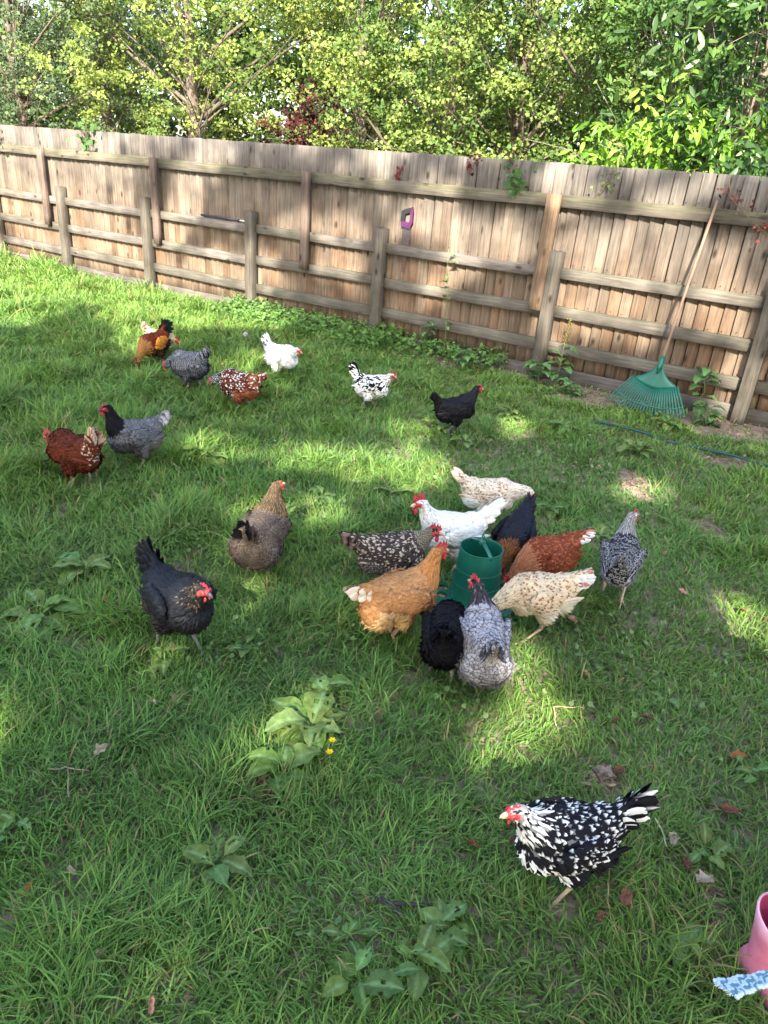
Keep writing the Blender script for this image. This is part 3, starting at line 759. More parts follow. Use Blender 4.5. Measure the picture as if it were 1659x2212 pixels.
    q, C = feathers(cv[sel], cn[sel], fw[sel], reg[sel], tt[sel])
    fm = M['dark_feather'] if P.get('gloss') else M['feather']
    o = grid_mesh('body', q, 5, 5, C, fm, root, extra=(cv, cf, ccol))
    # --- wings
    wd = P.get('wing', P['back']); wq = P.get('prim', wd)
    for s_ in (-1, 1):
        wc = rot((-.030, s_*.071*fat, .231)); mbw = MB()
        Rw = Ry(-pit-R_(8))@Rz(s_*R_(13)); mbw.ellipsoid(wc, (.112, .018, .052*fat), rot=Rw, nu=26, nv=14)
        v = mbw.v[0]; nrm = ((v-wc)@Rw)/np.array([.112, .018, .052])**2; nrm = nrm@Rw.T; nrm /= np.linalg.norm(nrm, axis=1)[:, None]
        out = (nrm[:, 1]*s_ > -.2)
        pts = []; 
        for i in range(3200):
            a = rs.normal(0, 1, 3); a /= np.linalg.norm(a); a[1] = abs(a[1])*s_ if a[2] < .25*np.linalg.norm(a) or rs.random() < .4 else a[1]
            pts.append(a)
        pts = np.array(pts); pp = pts*np.array([.112, .018, .052*fat]); nn = pts/np.array([.112, .018, .052*fat]); nn /= np.linalg.norm(nn, axis=1)[:, None]
        pp = pp@Rw.T+wc; nn = nn@Rw.T
        cellw = .0125*px; key = np.floor(pp/cellw).astype(int); kk = key[:, 0]*73856093 ^ key[:, 1]*19349663 ^ key[:, 2]*83492791
        _, fi = np.unique(kk, return_index=True); pp, nn = pp[fi], nn[fi]
        fwd_w = Rw@np.array([1, 0, .15]); N = len(pp)
        save = CB[1]; CB[1] = wd
        q, C = feathers(pp, nn, np.tile(fwd_w, (N, 1)), np.full(N, 1), np.full(N, 2.))
        CB[1] = save
        # long flight feathers laid along the lower rear edge
        K = 8; st = np.stack([np.linspace(.02, -.06, K), np.full(K, s_*.006)+s_*np.linspace(0, .010, K), np.linspace(-.034, -.006, K)*fat], 1)
        st = st@Rw.T+wc; bk = np.tile(Rw@np.array([-1, 0, .02]), (K, 1))+rs.normal(0, .03, (K, 3)); bk /= np.linalg.norm(bk, axis=1)[:, None]
        nn2 = np.tile(Rw@np.array([0, s_, .1]), (K, 1)); sd = np.cross(bk, nn2)
        uu = np.linspace(0, 1, 5)[None, :, None]; vv = np.linspace(-1, 1, 5)[None, None, :]; wp = np.array([.7, 1, 1, .85, .35])[None, :, None]
        q2 = st[:, None, None]+bk[:, None, None]*(.105*uu)[..., None]+sd[:, None, None]*(.0115*wp*vv)[..., None]+nn2[:, None, None]*(-.003*vv**2+.004*(1-uu)+.0*vv)[..., None]
        rnd = np.broadcast_to(rs.random(K)[:, None, None], (K, 5, 5)); C2 = pat(wq[0], np.broadcast_to(uu, (K, 5, 5)), np.broadcast_to(vv, (K, 5, 5)), rnd, np.broadcast_to(rs.random(K)[:, None, None], (K, 5, 5)), wq[1], wq[2])
        q = np.concatenate([q, q2]); C = np.concatenate([C, C2])
        wc_ = np.tile((np.array(wd[1])*.6+np.array(wd[2])*.4)*.5, (len(v), 1))
        grid_mesh('wing', q, 5, 5, C, fm, root, extra=(v, mbw.f, wc_))
    # --- tail
    tspec = P['tailc']; nt_ = P.get('ntail', 12); spread = R_(P.get('spread', 34)); tw = P.get('tw', .021)
    QQ = []; CC = []
    for layer in range(3 if not P.get('cock') else 4):
        nl = nt_+2 if layer == 0 else nt_+8
        for i in range(nl):
            s_ = -1 if i % 2 else 1; f_ = (i//2)/(nl/2-1+1e-6)
            el = ta+spread*.8*(.45-f_*1.0)*(1 if layer == 0 else 1.5)+rs.normal(0, .04); lat = s_*(.05+.18*f_*P.get('fan', 1)+.12*layer)+rs.normal(0, .04)
            dr = np.array([-math.cos(el)*math.cos(lat), math.sin(lat), math.sin(el)*math.cos(lat)])
            L_ = tl*((1.05-.22*f_) if layer == 0 else (.86-.20*layer))*(.92+.16*rs.random())
            wdt = tw*(1 if layer == 0 else .82)
            nn = np.cross(dr, np.array([0, s_*0+.0, 1.0])); nn = np.array([0, s_, 0])*1.0+np.array([0, 0, .35]); nn = nn-dr*(nn@dr); nn /= np.linalg.norm(nn)
            sd = np.cross(dr, nn); u = np.linspace(0, 1, 7)[:, None]; v = np.linspace(-1, 1, 5)[None]
            wp = np.interp(u, [0, .2, .6, .85, 1], [.5, .95, 1, .72, .12])
            curl = P.get('curl', .12)*L_
            base = tb+tdir*(.02-.012*layer)+np.array([0, s_*.008*(1+layer), 0])
            q = base+dr*(u*L_)[..., None]+sd*(wp*wdt*v)[..., None]+nn*(-.25*wdt*v**2+0*u)[..., None]
            q = q+(np.array([-.5, s_*.25, -.9])*curl)*(u**2.2+0*v)[..., None]
            rr = np.full((7, 5), rs.random()); r2 = np.full((7, 5), rs.random())
            us = np.broadcast_to(u, (7, 5)); vs = np.broadcast_to(v, (7, 5))
            sp_ = tspec if layer == 0 or P.get('cock') else P.get('tcov', tspec)
            c = pat(sp_[0], us, vs, rr, r2, sp_[1], sp_[2])
            QQ.append(q); CC.append(c)
    mbt = MB(); 
    for k in range(3): mbt.ellipsoid(tb+tdir*(.01+.015*k), (.022, .018, .022), nu=8, nv=6)
    ev_ = np.concatenate(mbt.v); tcore = np.tile(np.array(tspec[1])*.6, (len(ev_), 1))
    grid_mesh('tail', np.array(QQ), 7, 5, np.array(CC), fm, root, extra=(ev_, mbt.f, tcore))
    # --- head furniture
    def hp_(p): return hc+Rh@(np.array(p)*1.2)
    bc = np.array(P.get('beak', (.45, .30, .16)))
    mb = MB(); bp = [hp_((.020, 0, -.001)), hp_((.029, 0, -.002)), hp_((.036, 0, -.006)), hp_((.040, 0, -.010))]
    mb.tube(bp, [.0085, .0068, .004, .0008], bc, 8, upv=Rh@np.array([0, 0, 1]))
    mb.tube([hp_((.022, 0, -.008)), hp_((.029, 0, -.009)), hp_((.035, 0, -.011))], [.006, .0045, .001], bc*.8, 8)
    mb.build('beak', M['beak'], root)
    cs = P.get('comb', 1.0)
    prof = [(.028, .006), (.030, .016), (.024, .020), (.022, .032), (.015, .021), (.010, .037), (.004, .022), (-.002, .036), (-.008, .021), (-.013, .029), (-.019, .014), (-.018, .004), (0, .004)]
    if P.get('pea'): prof = [(.026, .008), (.027, .015), (.018, .020), (.006, .020), (-.004, .017), (-.006, .008), (.01, .006)]
    th = .0028 if not P.get('pea') else .006
    mb = MB(); nP = len(prof); vv = []
    for a, sc_ in ((-1, .82), (-.5, 1), (.5, 1), (1, .82)):
        for i, (a0, b0) in enumerate(prof):
            cx, cz = .006, .010; X = cx+(a0*1-cx)*sc_; Z = cz+(b0-cz)*sc_
            vv.append(hp_((X*(.55+.45*cs), a*th+.0025*math.sin(i*1.9), .004+Z*cs)))
    f = [(k*nP+i, k*nP+(i+1) % nP, (k+1)*nP+(i+1) % nP, (k+1)*nP+i) for k in range(3) for i in range(nP)]+[tuple(range(nP))[::-1], tuple(range(3*nP, 4*nP))]
    mb.add(vv, f, reds); mb.build('comb', M['skin'], root, smooth=False)
    ws = P.get('wattle', .8)
    for s_ in (-1, 1):
        mb = MB(); mb.ellipsoid(hp_((.018, s_*.008, -.016-.010*ws)), (.007*ws+.002, .0035, .013*ws+.003), rot=Rh, nu=8, nv=6)
        mb.build('wattle', M['skin'], root)
        mb = MB(); mb.ellipsoid(hp_((.012, s_*.0155, .002)), (.0042, .0028, .0042), rot=Rh, nu=10, nv=6, c=(.30, .10, .02))
        mb.ellipsoid(hp_((.012, s_*.0172, .002)), (.0024, .0018, .0024), rot=Rh, nu=8, nv=6, c=(.004, .004, .004))
        mb.build('eye', M['eye'], root)
        # naked cheek and earlobe
        mb = MB(); mb.ellipsoid(hp_((.009, s_*.0135, -.001)), (.0135, .0045, .0105), rot=Rh, nu=12, nv=6)
        mb.ellipsoid(hp_((-.006, s_*.0150, -.010)), (.005, .003, .007), rot=Rh, nu=8, nv=6)
        mb.build('cheek', M['skin'], root)
    dz = P.get('dz', .03 if idx > 8 else .012)
    for o in root.children: o.location = (0, 0, dz)
    # --- legs
    lc = np.array(P.get('leg', (.34, .26, .20))); st = P.get('step', (.03, -.03)); lift = P.get('lift', (0, 0))
    for s_, dx, lz in ((1, st[0], lift[0]), (-1, st[1], lift[1])):
        hip_p = rot((-.01, s_*.045, .12))+np.array([0, 0, dz]); ank = np.array([dx-.01, s_*.048, .018+lz]); hock = np.array([(hip_p[0]+ank[0])/2-.035, s_*.047, (hip_p[2]+ank[2])/2+.006])
        mb = MB()
        mb.tube(bez(hip_p+np.array([0, 0, .02]), hip_p, (hip_p+hock)/2, hock, 6), np.linspace(.018, .0078, 6), lc*.95, 9)
        mb.tube(bez(hock, (hock*2+ank)/3, (hock+ank*2)/3, ank, 6), [.0078, .0062, .0058, .0058, .0062, .0075], lc, 9)
        mb.ellipsoid(hock, (.0088, .0078, .0088), lc*.9, nu=9, nv=6)
        drop = -lz*.4
        for an, L_ in ((-32, .040), (0, .050), (32, .040), (180, .022)):
            a = R_(an); dv = np.array([math.cos(a), math.sin(a), 0])
            gz = .007+lz*.5
            p = [ank, ank+dv*L_*.35+np.array([0, 0, -.006+drop*.3]), ank+dv*L_*.75+np.array([0, 0, gz-ank[2]]), ank+dv*L_+np.array([0, 0, gz-ank[2]-.001])]
            mb.tube(p, [.006, .0046, .0042, .0034], lc*.95, 7)
            c0 = p[-1]; mb.tube([c0, c0+dv*.007+np.array([0, 0, .001]), c0+dv*.012+np.array([0, 0, -.004])], [.0028, .002, .0004], lc*.4, 6)
        o = mb.build('leg', M['shank'], root)
        if P.get('booted'):
            n = 90; t = rs.random(n); pp = hock+(ank-hock)*t[:, None]; an = rs.random(n)*2*math.pi; nn = np.stack([np.cos(an), np.sin(an), np.zeros(n)], 1)
            pp = pp+nn*.008; CBs = CB[1]; CB[1] = P['flf']
            q, C = feathers(pp, nn, np.tile([0, 0, 1.], (n, 1)), np.full(n, 1), np.full(n, 2.)); CB[1] = CBs
            grid_mesh('foot_feathering', q, 5, 5, C, fm, o)
    if os.environ.get('HENDBG'):
        bpy.context.view_layer.update(); lo = np.array([9e9, 9e9]); hi = -lo
        for o in root.children:
            if o.name.startswith('leg'): continue
            v = np.empty(len(o.data.vertices)*3, np.float32); o.data.vertices.foreach_get('co', v); v = v.reshape(-1, 3); m_ = np.array(root.matrix_world); v = v@m_[:3, :3].T+m_[:3, 3]; X_, Y_, _ = proj(v)
            lo = np.minimum(lo, [np.percentile(X_, .3), np.percentile(Y_, .3)]); hi = np.maximum(hi, [np.percentile(X_, 99.7), np.percentile(Y_, 99.7)])
        print('BBOX', idx, *np.round(np.array([*lo, *hi])/Q).astype(int))
    return root

W1 = arr(.72, .71, .67); CR = arr(.62, .52, .38); BK = arr(.0075, .007, .009); RB = arr(.115, .026, .012); BR = arr(.30, .13, .05)
BUF = arr(.34, .135, .045); BUFL = arr(.40, .205, .085)
def s3(k, a, b): return (k, np.array(a), np.array(b))
def plumage(back, breast=None, hackle=None, flf=None, hd=None, tailc=None, **k):
    d = dict(back=back, breast=breast or back, hackle=hackle or back, flf=flf or breast or back, hd=hd or hackle or back, tailc=tailc or back); d.update(k); return d
HENS = {}
def H(i, label, pos, deg, sc, P, px=1.0): HENS[i] = (label, pos, deg, sc, P, px)
H(1, 'mahogany hen with white-edged raised tail, lowest in the grass near the left edge', (-1.59, 3.22), 165, .93,
  plumage(s3('solid', RB*.62, RB*.95), s3('solid', RB*.55, RB*.8), s3('stripe', RB*.8, arr(.22, .07, .03)), hd=s3('solid', RB*.6, RB), tailc=s3('stripe', arr(.26, .09, .045), arr(.62, .52, .42)), tcov=s3('tip', RB, arr(.5, .38, .26)), rump=s3('tip', RB, arr(.5, .40, .32)), wing=s3('solid', RB*.7, RB*1.1),
  head=(.19, 0, .27), hp=-12, tail=66, tl=.14, spread=50, pitch=-2, beak=(.4, .28, .18)), 1.15)
H(2, 'grey-laced hen with upright black neck, standing behind the mahogany hen', (-1.40, 3.57), 215, .97,
  plumage(s3('lace', arr(.13, .127, .135), BK*1.4), s3('lace', arr(.06, .06, .068), BK), s3('solid', BK, BK*2.2), flf=s3('solid', arr(.13, .115, .11), arr(.08, .07, .07)), hd=s3('solid', BK, BK*2), tailc=s3('lace', arr(.36, .35, .35), arr(.12, .12, .13)),
  head=(.165, 0, .43), hp=2, tail=35, tl=.105, face=(.2, .02, .02), comb=.55, wattle=.7, beak=(.08, .07, .07), cell=.011), 1.1)
H(3, 'rooster with orange shoulder and black raised tail, pecking with head down', (-1.94, 5.55), 238, 1.12,
  plumage(s3('solid', arr(.10, .016, .008), arr(.18, .035, .012)), s3('solid', arr(.05, .02, .012), arr(.12, .05, .02)), s3('stripe', arr(.20, .09, .03), arr(.46, .22, .06)), flf=s3('solid', BK, arr(.05, .015, .01)), hd=s3('solid', arr(.10, .02, .015), arr(.2, .05, .03)),
  tailc=s3('solid', arr(.008, .014, .014), arr(.015, .035, .03)), wing=s3('solid', arr(.50, .17, .02), arr(.62, .28, .05)), prim=s3('solid', BK, arr(.1, .03, .01)), rump=s3('solid', arr(.14, .025, .01), arr(.28, .08, .02)),
  head=(.25, 0, .10), hp=-40, pitch=-10, tail=72, tl=.19, cock=1, curl=.35, spread=55, ntail=14, tw=.015, comb=1.35, wattle=1.4, hackle_len=.8), 1.3)
H(4, 'pale tan hen half hidden behind the rooster, with a barred dark tail', (-1.90, 5.78), 335, .97,
  plumage(s3('fleck', arr(.50, .38, .24), arr(.12, .06, .04)), s3('solid', arr(.50, .42, .26), arr(.62, .52, .34)), s3('solid', arr(.55, .42, .24), arr(.6, .5, .3)), hd=s3('solid', arr(.5, .2, .07), arr(.5, .3, .1)), tailc=s3('bar', arr(.26, .17, .11), arr(.035, .02, .018)),
  head=(.23, 0, .25), hp=-15, tail=52, tl=.13, comb=.9), 1.35)
H(5, 'slate barred hen feeding in the grass just right of the rooster', (-1.57, 5.20), 160, .98,
  plumage(s3('bar', arr(.21, .22, .24), BK*1.2), s3('bar', arr(.13, .135, .15), BK*1.5), s3('bar', arr(.20, .21, .23), BK*1.5), tailc=s3('bar', arr(.26, .27, .28), BK),
  head=(.26, 0, .17), hp=-35, pitch=-12, tail=48, tl=.11, comb=.8), 1.35)
H(6, 'mahogany hen speckled all over with white, head down at the left', (-1.08, 4.70), 170, .95,
  plumage(s3('tip', RB*.9, W1), s3('tip', RB*.6, W1), s3('bigtip', BK*2, W1), hd=s3('mottle', W1*.8, BK*3), flf=s3('solid', arr(.3, .10, .05), RB), tailc=s3('tip', RB, W1), rump=s3('tip', arr(.28, .09, .03), W1),
  head=(.25, 0, .22), hp=-28, pitch=-5, tail=32, tl=.10, comb=.6, wattle=.6), 1.25)
H(7, 'plain white hen with dark tail edge, walking near the fence', (-.90, 5.58), 340, .95,
  plumage(s3('solid', W1, W1*.94), s3('solid', W1, W1*.92), s3('solid', W1, W1*.9), tailc=s3('fleck', W1, arr(.12, .12, .13)),
  head=(.20, 0, .32), hp=-12, tail=60, tl=.14, comb=.55, wattle=.6, leg=(.5, .4, .2)), 1.35)
H(8, 'white hen spotted with black, between the plain white hen and the black hen', (-.14, 4.92), 340, .93,
  plumage(s3('mottle', W1, BK), s3('fleck', W1, BK), s3('fleck', W1, BK), hd=s3('solid', W1, W1*.8), tailc=s3('mottle', BK, W1), flf=s3('solid', W1*.8, W1*.7),
  head=(.19, 0, .36), hp=-5, tail=62, tl=.16, comb=.9, sleek=1, spread=26, pitch=2), 1.3)
H(9, 'all black hen with small red comb standing by the dock leaves', (.438, 4.60), 8, .95,
  plumage(s3('solid', BK, BK*1.8), hackle=s3('solid', BK, BK*2.5), head=(.175, 0, .40), hp=-3, tail=55, tl=.12, comb=.6, wattle=.7, leg=(.10, .10, .10), step=(.05, -.06), gloss=1, pitch=4), 1.25)
H(10, 'brown partridge hen with feathered feet seen from behind', (-.50, 2.56), 84, 1.0,
  plumage(s3('bar', arr(.155, .115, .085), arr(.055, .042, .036)), s3('bar', arr(.15, .115, .09), arr(.06, .048, .042)), s3('stripe', BK, arr(.20, .135, .065)), hd=s3('solid', arr(.22, .09, .035), arr(.27, .14, .06)), flf=s3('solid', arr(.17, .14, .11), arr(.09, .072, .06)), tailc=s3('solid', BK, BK*2), tcov=s3('solid', arr(.07, .045, .035), arr(.19, .14, .10)),
  head=(.15, -.01, .42), yaw=-25, hp=5, tail=45, tl=.145, ntail=16, fluff=1.38, fat=1.08, comb=.4, wattle=.5, booted=1, spread=50, pitch=3, fan=1.6, neck=1.12))
H(11, 'blue-black hen with pale-flecked neck striding at the left', (-.66, 2.07), 318, 1.0,
  plumage(s3('solid', arr(.007, .008, .011), arr(.014, .016, .022)), s3('solid', BK, BK*2), s3('fleck', BK*.8, arr(.12, .09, .05)), hd=s3('solid', BK, BK*3), flf=s3('solid', arr(.022, .016, .016), arr(.03, .022, .022)), tailc=s3('solid', arr(.008, .009, .013), arr(.016, .019, .026)),
  head=(.175, 0, .36), yaw=10, hp=-8, tail=58, tl=.14, face=(.30, .05, .05), comb=.55, wattle=.55, leg=(.16, .15, .15), step=(.09, -.08), lift=(0, .01), gloss=1, beak=(.06, .06, .07)))
H(12, 'dark hen finely speckled with cream, standing behind the buff hen', (.055, 2.50), 8, .92,
  plumage(s3('tip', arr(.045, .032, .028), arr(.46, .39, .30)), s3('tip', arr(.05, .04, .035), arr(.4, .35, .28)), s3('bar', arr(.30, .26, .18), BK*2), hd=s3('tip', BK*2, arr(.3, .26, .2)), flf=s3('bar', arr(.2, .18, .15), BK*2.5), tailc=s3('bar', arr(.16, .11, .08), BK*1.5),
  head=(.18, -.02, .36), yaw=-12, hp=-5, tail=22, tl=.12, face=(.62, .03, .05), comb=1.0, wattle=1.0, cell=.0095))
H(13, 'white hen with tall red comb and raised tail standing behind the green feeder', (.30, 2.82), 197, .90,
  plumage(s3('solid', W1, W1*.93), s3('solid', W1*.97, W1*.9), s3('solid', W1, W1*.92), tailc=s3('solid', W1, W1*.9),
  head=(.19, 0, .40), hp=0, tail=48, tl=.17, spread=18, comb=1.25, wattle=1.1, leg=(.46, .40, .30), sleek=1, fluff=.9, beak=(.6, .45, .3)))
H(14, 'cream hen flecked with tan, farthest of the group round the feeder', (.515, 3.20), 352, .88,
  plumage(s3('fleck', arr(.68, .56, .42), arr(.32, .17, .09)), s3('solid', arr(.66, .56, .44), arr(.58, .46, .34)), s3('fleck', arr(.72, .62, .48), arr(.5, .32, .2)), hd=s3('solid', arr(.72, .58, .42), arr(.7, .58, .42)), flf=s3('solid', W1*.95, arr(.62, .55, .45)), tailc=s3('fleck', arr(.66, .54, .42), arr(.30, .16, .10)),
  head=(.25, -.03, .28), yaw=-30, hp=-40, tail=42, tl=.13, comb=.4, wattle=.5, leg=(.5, .40, .22), sleek=1, spread=18))
H(15, 'blue-black hen with orange-edged neck feathers feeding behind the green feeder', (.60, 2.76), 247, .96,
  plumage(s3('solid', arr(.008, .009, .015), arr(.015, .017, .026)), s3('solid', BK, BK*2), s3('stripe', BK, arr(.42, .17, .05)), hd=s3('solid', BK, arr(.2, .08, .03)), tailc=s3('solid', BK*1.3, arr(.025, .03, .045)),
  head=(.22, 0, .13), hp=-55, pitch=-14, tail=40, tl=.13, spread=16, gloss=1, dz=.015))
H(16, 'red-brown hen with white-tipped tail feeding right of the feeder', (.715, 2.63), 206, .88,
  plumage(s3('tip', arr(.17, .04, .017), arr(.34, .11, .05)), s3('solid', arr(.24, .07, .03), arr(.30, .10, .045)), s3('stripe', arr(.26, .075, .03), arr(.52, .27, .15)), hd=s3('solid', arr(.22, .05, .03), arr(.3, .09, .05)), tailc=s3('bigtip', arr(.38, .15, .07), W1),
  head=(.24, 0, .12), hp=-50, pitch=-10, tail=22, tl=.14, spread=14, fat=1.05, dz=.015))
H(17, 'cream hen with chestnut specks and frayed tail bending to the feeder', (.615, 2.36), 182, .90,
  plumage(s3('fleck', arr(.62, .49, .32), arr(.26, .12, .06)), s3('solid', arr(.62, .52, .37), arr(.56, .44, .30)), s3('fleck', arr(.66, .52, .34), arr(.36, .22, .12)), flf=s3('solid', arr(.60, .52, .40), arr(.5, .42, .3)), tailc=s3('fleck', W1*.95, arr(.40, .16, .10)),
  head=(.25, .02, .16), hp=-45, pitch=-8, tail=28, tl=.11, leg=(.50, .36, .22), step=(.07, -.06), spread=50, fan=1.5, wing=s3('fleck', arr(.60, .46, .30), arr(.22, .07, .04)), prim=s3('stripe', arr(.45, .33, .22), arr(.66, .56, .42))))
H(18, 'pale grey hen with dark-edged feathers seen from behind in front of the feeder', (.335, 1.95), 91, 1.06,
  plumage(s3('lace', arr(.38, .355, .36), arr(.035, .03, .035)), s3('lace', arr(.26, .24, .245), arr(.04, .034, .036)), s3('lace', arr(.13, .115, .12), BK), hd=s3('solid', BK*1.5, BK*2.5), flf=s3('solid', arr(.30, .275, .265), arr(.22, .20, .19)), tailc=s3('lace', arr(.22, .21, .22), arr(.025, .02, .025)), tcov=s3('lace', arr(.36, .345, .36), arr(.04, .036, .04)),
  head=(.17, .03, .38), yaw=35, hp=0, tail=45, tl=.085, fluff=1.14, fat=1.06, spread=70, fan=2.2, curl=.4, ntail=14, comb=.85, wattle=.6, cell=.0125, fade=(arr(.03, .026, .028), 5.2, 7.5)))
H(19, 'black hen with head down, pressed against the left side of the grey hen', (.245, 2.02), 68, .98,
  plumage(s3('solid', BK, BK*1.9), hackle=s3('solid', BK*1.3, arr(.05, .035, .028)), head=(.22, 0, .16), hp=-45, pitch=-10, tail=48, tl=.10, spread=60, fan=1.8, fluff=1.05, dz=.015, leg=(.2, .17, .15)))
H(20, 'buff hen with golden hackle and cream tail standing left of the green feeder', (.108, 2.17), 27, .98,
  plumage(s3('lace', BUFL, BUF), s3('solid', BUF*.9, BUFL), s3('stripe', arr(.34, .125, .03), arr(.56, .30, .12)), hd=s3('solid', arr(.36, .13, .035), arr(.45, .2, .07)), flf=s3('solid', arr(.58, .38, .18), arr(.52, .32, .13)), tailc=s3('solid', arr(.60, .47, .33), arr(.72, .62, .48)), wing=s3('lace', arr(.44, .22, .09), arr(.30, .125, .04)),
  head=(.165, 0, .42), hp=0, tail=14, tl=.12, fluff=1.08, fat=1.05, face=(.55, .05, .06), comb=.95, wattle=1.0, leg=(.36, .22, .16), beak=(.5, .28, .15), spread=26))
H(21, 'silver-pencilled grey hen walking away alone at the right', (1.01, 2.56), 70, .99,
  plumage(s3('lace', BK*2.5, arr(.50, .49, .48)), s3('bar', arr(.36, .35, .35), arr(.12, .12, .13)), s3('stripe', BK*1.5, arr(.68, .66, .62)), hd=s3('solid', arr(.64, .62, .58), arr(.5, .48, .45)), flf=s3('solid', arr(.30, .29, .29), arr(.42, .40, .40)), tailc=s3('stripe', BK, arr(.30, .30, .30)), tcov=s3('stripe', BK*1.5, arr(.45, .44, .42)),
  head=(.16, -.01, .41), yaw=-30, hp=0, tail=48, tl=.075, comb=.7, leg=(.48, .34, .26), step=(.02, -.09), lift=(0, .06), spread=60, fan=1.6, sleek=1, fluff=.95))
H(22, 'black hen boldly mottled with white, nearest the camera at lower right', (.50, 1.225), 196, .92,
  plumage(s3('tip', BK*1.3, W1), s3('mottle', BK*1.2, W1), s3('mottle', W1, BK*1.3), hd=s3('mottle', W1, BK*3), flf=s3('solid', BK*1.5, BK*2), tailc=s3('tip', BK*1.2, W1), tcov=s3('mottle', BK, W1), wing=s3('tip', BK*1.2, W1), prim=s3('solid', BK*1.2, BK*2),
  head=(.195, 0, .38), hp=-2, tail=42, tl=.155, spread=20, tw=.02, face=(.72, .06, .07), comb=.55, wattle=.45, beak=(.6, .45, .28), leg=(.42, .30, .20), fluff=1.05, cell=.0125))
FITS = {1: (-1.610, 3.318, 155, .91), 2: (-1.400, 3.601, 228, .91), 3: (-1.999, 5.740, 248, .87), 4: (-2.016, 5.966, 335, .80), 5: (-1.532, 5.114, 150, .97), 6: (-1.080, 4.748, 160, .91),
 7: (-.920, 5.632, 325, .91), 8: (-.156, 5.055, 332, .83), 9: (.440, 4.669, 20, .84), 10: (-.504, 2.670, 76, .85), 11: (-.685, 2.049, 318, .95), 12: (.059, 2.556, 8, .86), 13: (.300, 2.776, 203, .90),
 14: (.530, 3.268, 350, .82), 15: (.597, 2.816, 247, .84), 16: (.720, 2.667, 206, .81), 17: (.628, 2.339, 190, .83), 18: (.378, 2.020, 93, .85), 19: (.251, 2.025, 80, .84), 20: (.099, 2.238, 28, .87),
 21: (1.032, 2.680, 70, .85), 22: (.506, 1.220, 197, .815)}
for i, (lb, ps, dg_, sc_, P_, px_) in HENS.items():
    a_, b_, dg_, sc_ = FITS[i]; kz = 1-P_.get('dz', .03 if i > 8 else .012)*sc_/1.36; a_, b_, sc_ = a_*kz, b_*kz, sc_*(kz*.5+.5); hen(i, lb, (a_, b_), R_(dg_), sc_, P_, px_)

# ------------------------------------------------------------------ feeder
def feeder():
    p = (.402, 2.50); root = empty('poultry_feeder', (*p, 0), R_(-68), 1.0)
    tag(root, 'green plastic poultry feeder with open hopper and a ring of feeding holes', 'feeder')
    c = (.5, .5, .5)
    mb = MB()
    prof = [(.1005, .045), (.1, .060), (.0962, .118), (.0972, .119), (.0970, .121), (.0958, .122), (.0915, .185), (.0925, .186), (.0923, .188), (.0911, .189), (.0855, .268), (.0875, .270), (.0875, .277), (.0835, .277), (.0825, .270), (.092, .118), (.096, .05), (.06, .047)]
    mb.lathe(prof, c, 120); mb.build('hopper', M['plastic'], root, smooth=False)
    mb = MB()
    prof = [(.0, .012), (.165, .012), (.172, .016), (.176, .030), (.178, .050), (.181, .052), (.181, .057), (.174, .057), (.171, .034), (.160, .022), (.0, .022)]
    mb.lathe(prof, c, 64); mb.build('tray', M['plastic'], root)
    # ring with holes: flat annulus between hopper foot and tray rim
    nH = 14; r0, r1, rc, rh = .098, .1725, .136, .021
    mb = MB(); zt, zb = .056, .052
    for k in range(nH):
        a0 = (k-.5)*2*math.pi/nH; a1 = (k+.5)*2*math.pi/nH; am = (a0+a1)/2; n = 24
        cen = np.array([rc*math.cos(am), rc*math.sin(am)])
        inn = []; out = []
        for j in range(n):
            t = 2*math.pi*j/n+am; d = np.array([math.cos(t), math.sin(t)]); inn.append(cen+d*rh)
            # ray to sector boundary in (radius, angle)
            best = 9
            for q in np.linspace(.0, .08, 161):
                e = cen+d*q; r = np.linalg.norm(e); a = (math.atan2(e[1], e[0])-am+math.pi) % (2*math.pi)-math.pi
                if r < r0 or r > r1 or abs(a) > math.pi/nH: best = q; break
            out.append(cen+d*best)
        v = [(*q, zt) for q in inn]+[(*q, zt) for q in out]+[(*q, zb-.006) for q in inn]
        f = [(j, n+j, n+(j+1) % n, (j+1) % n) for j in range(n)]+[(j, (j+1) % n, 2*n+(j+1) % n, 2*n+j) for j in range(n)]
        mb.add(v, f, c)
    mb.build('feeding_ring', M['plastic'], root, smooth=False)
    for sg in (1, -1):                                        # arched handle: two flat arms rising to the loop
        mb = MB(); mb.tube([(sg*.0845, 0, .262), (sg*.083, 0, .274), (sg*.045, 0, .289), (sg*.010, 0, .303)], .0085, c, 8, flat=.35); mb.build('handle_arm', M['plastic'], root)
    mb = MB(); mb.lathe([(.0, .322), (.005, .322), (.0065, .312), (.012, .308), (.0135, .294), (.0, .290)], c, 18)
    mb.tube([(-.007, 0, .318), (-.007, 0, .330), (0, 0, .336), (.007, 0, .330), (.007, 0, .318)], .003, c, 6); mb.build('hanging_loop', M['plastic'], root)
    # feed
    rg = np.random.default_rng(5); n = 2600; a = rg.random(n)*2*math.pi; r = np.sqrt(rg.random(n)*(.165**2-.1**2)+.1**2)
    pos = np.stack([r*np.cos(a)+p[0], r*np.sin(a)+p[1], .036+.008*rg.random(n)], 1)
    shape = LEAF_L*np.array([1.6, 1, 3.0])
    col = np.array([.48, .30, .15])*(.5+.9*rg.random((n, 1)))*np.array([1, 1, 1])
    o = leaf_mesh('poultry_feed', pos, np.full(n, .009), col, shape, M['feed'], None, rg)
    tag(o, 'tan crumbs of poultry feed in the tray of the green feeder', 'feed', kind='stuff')
feeder()

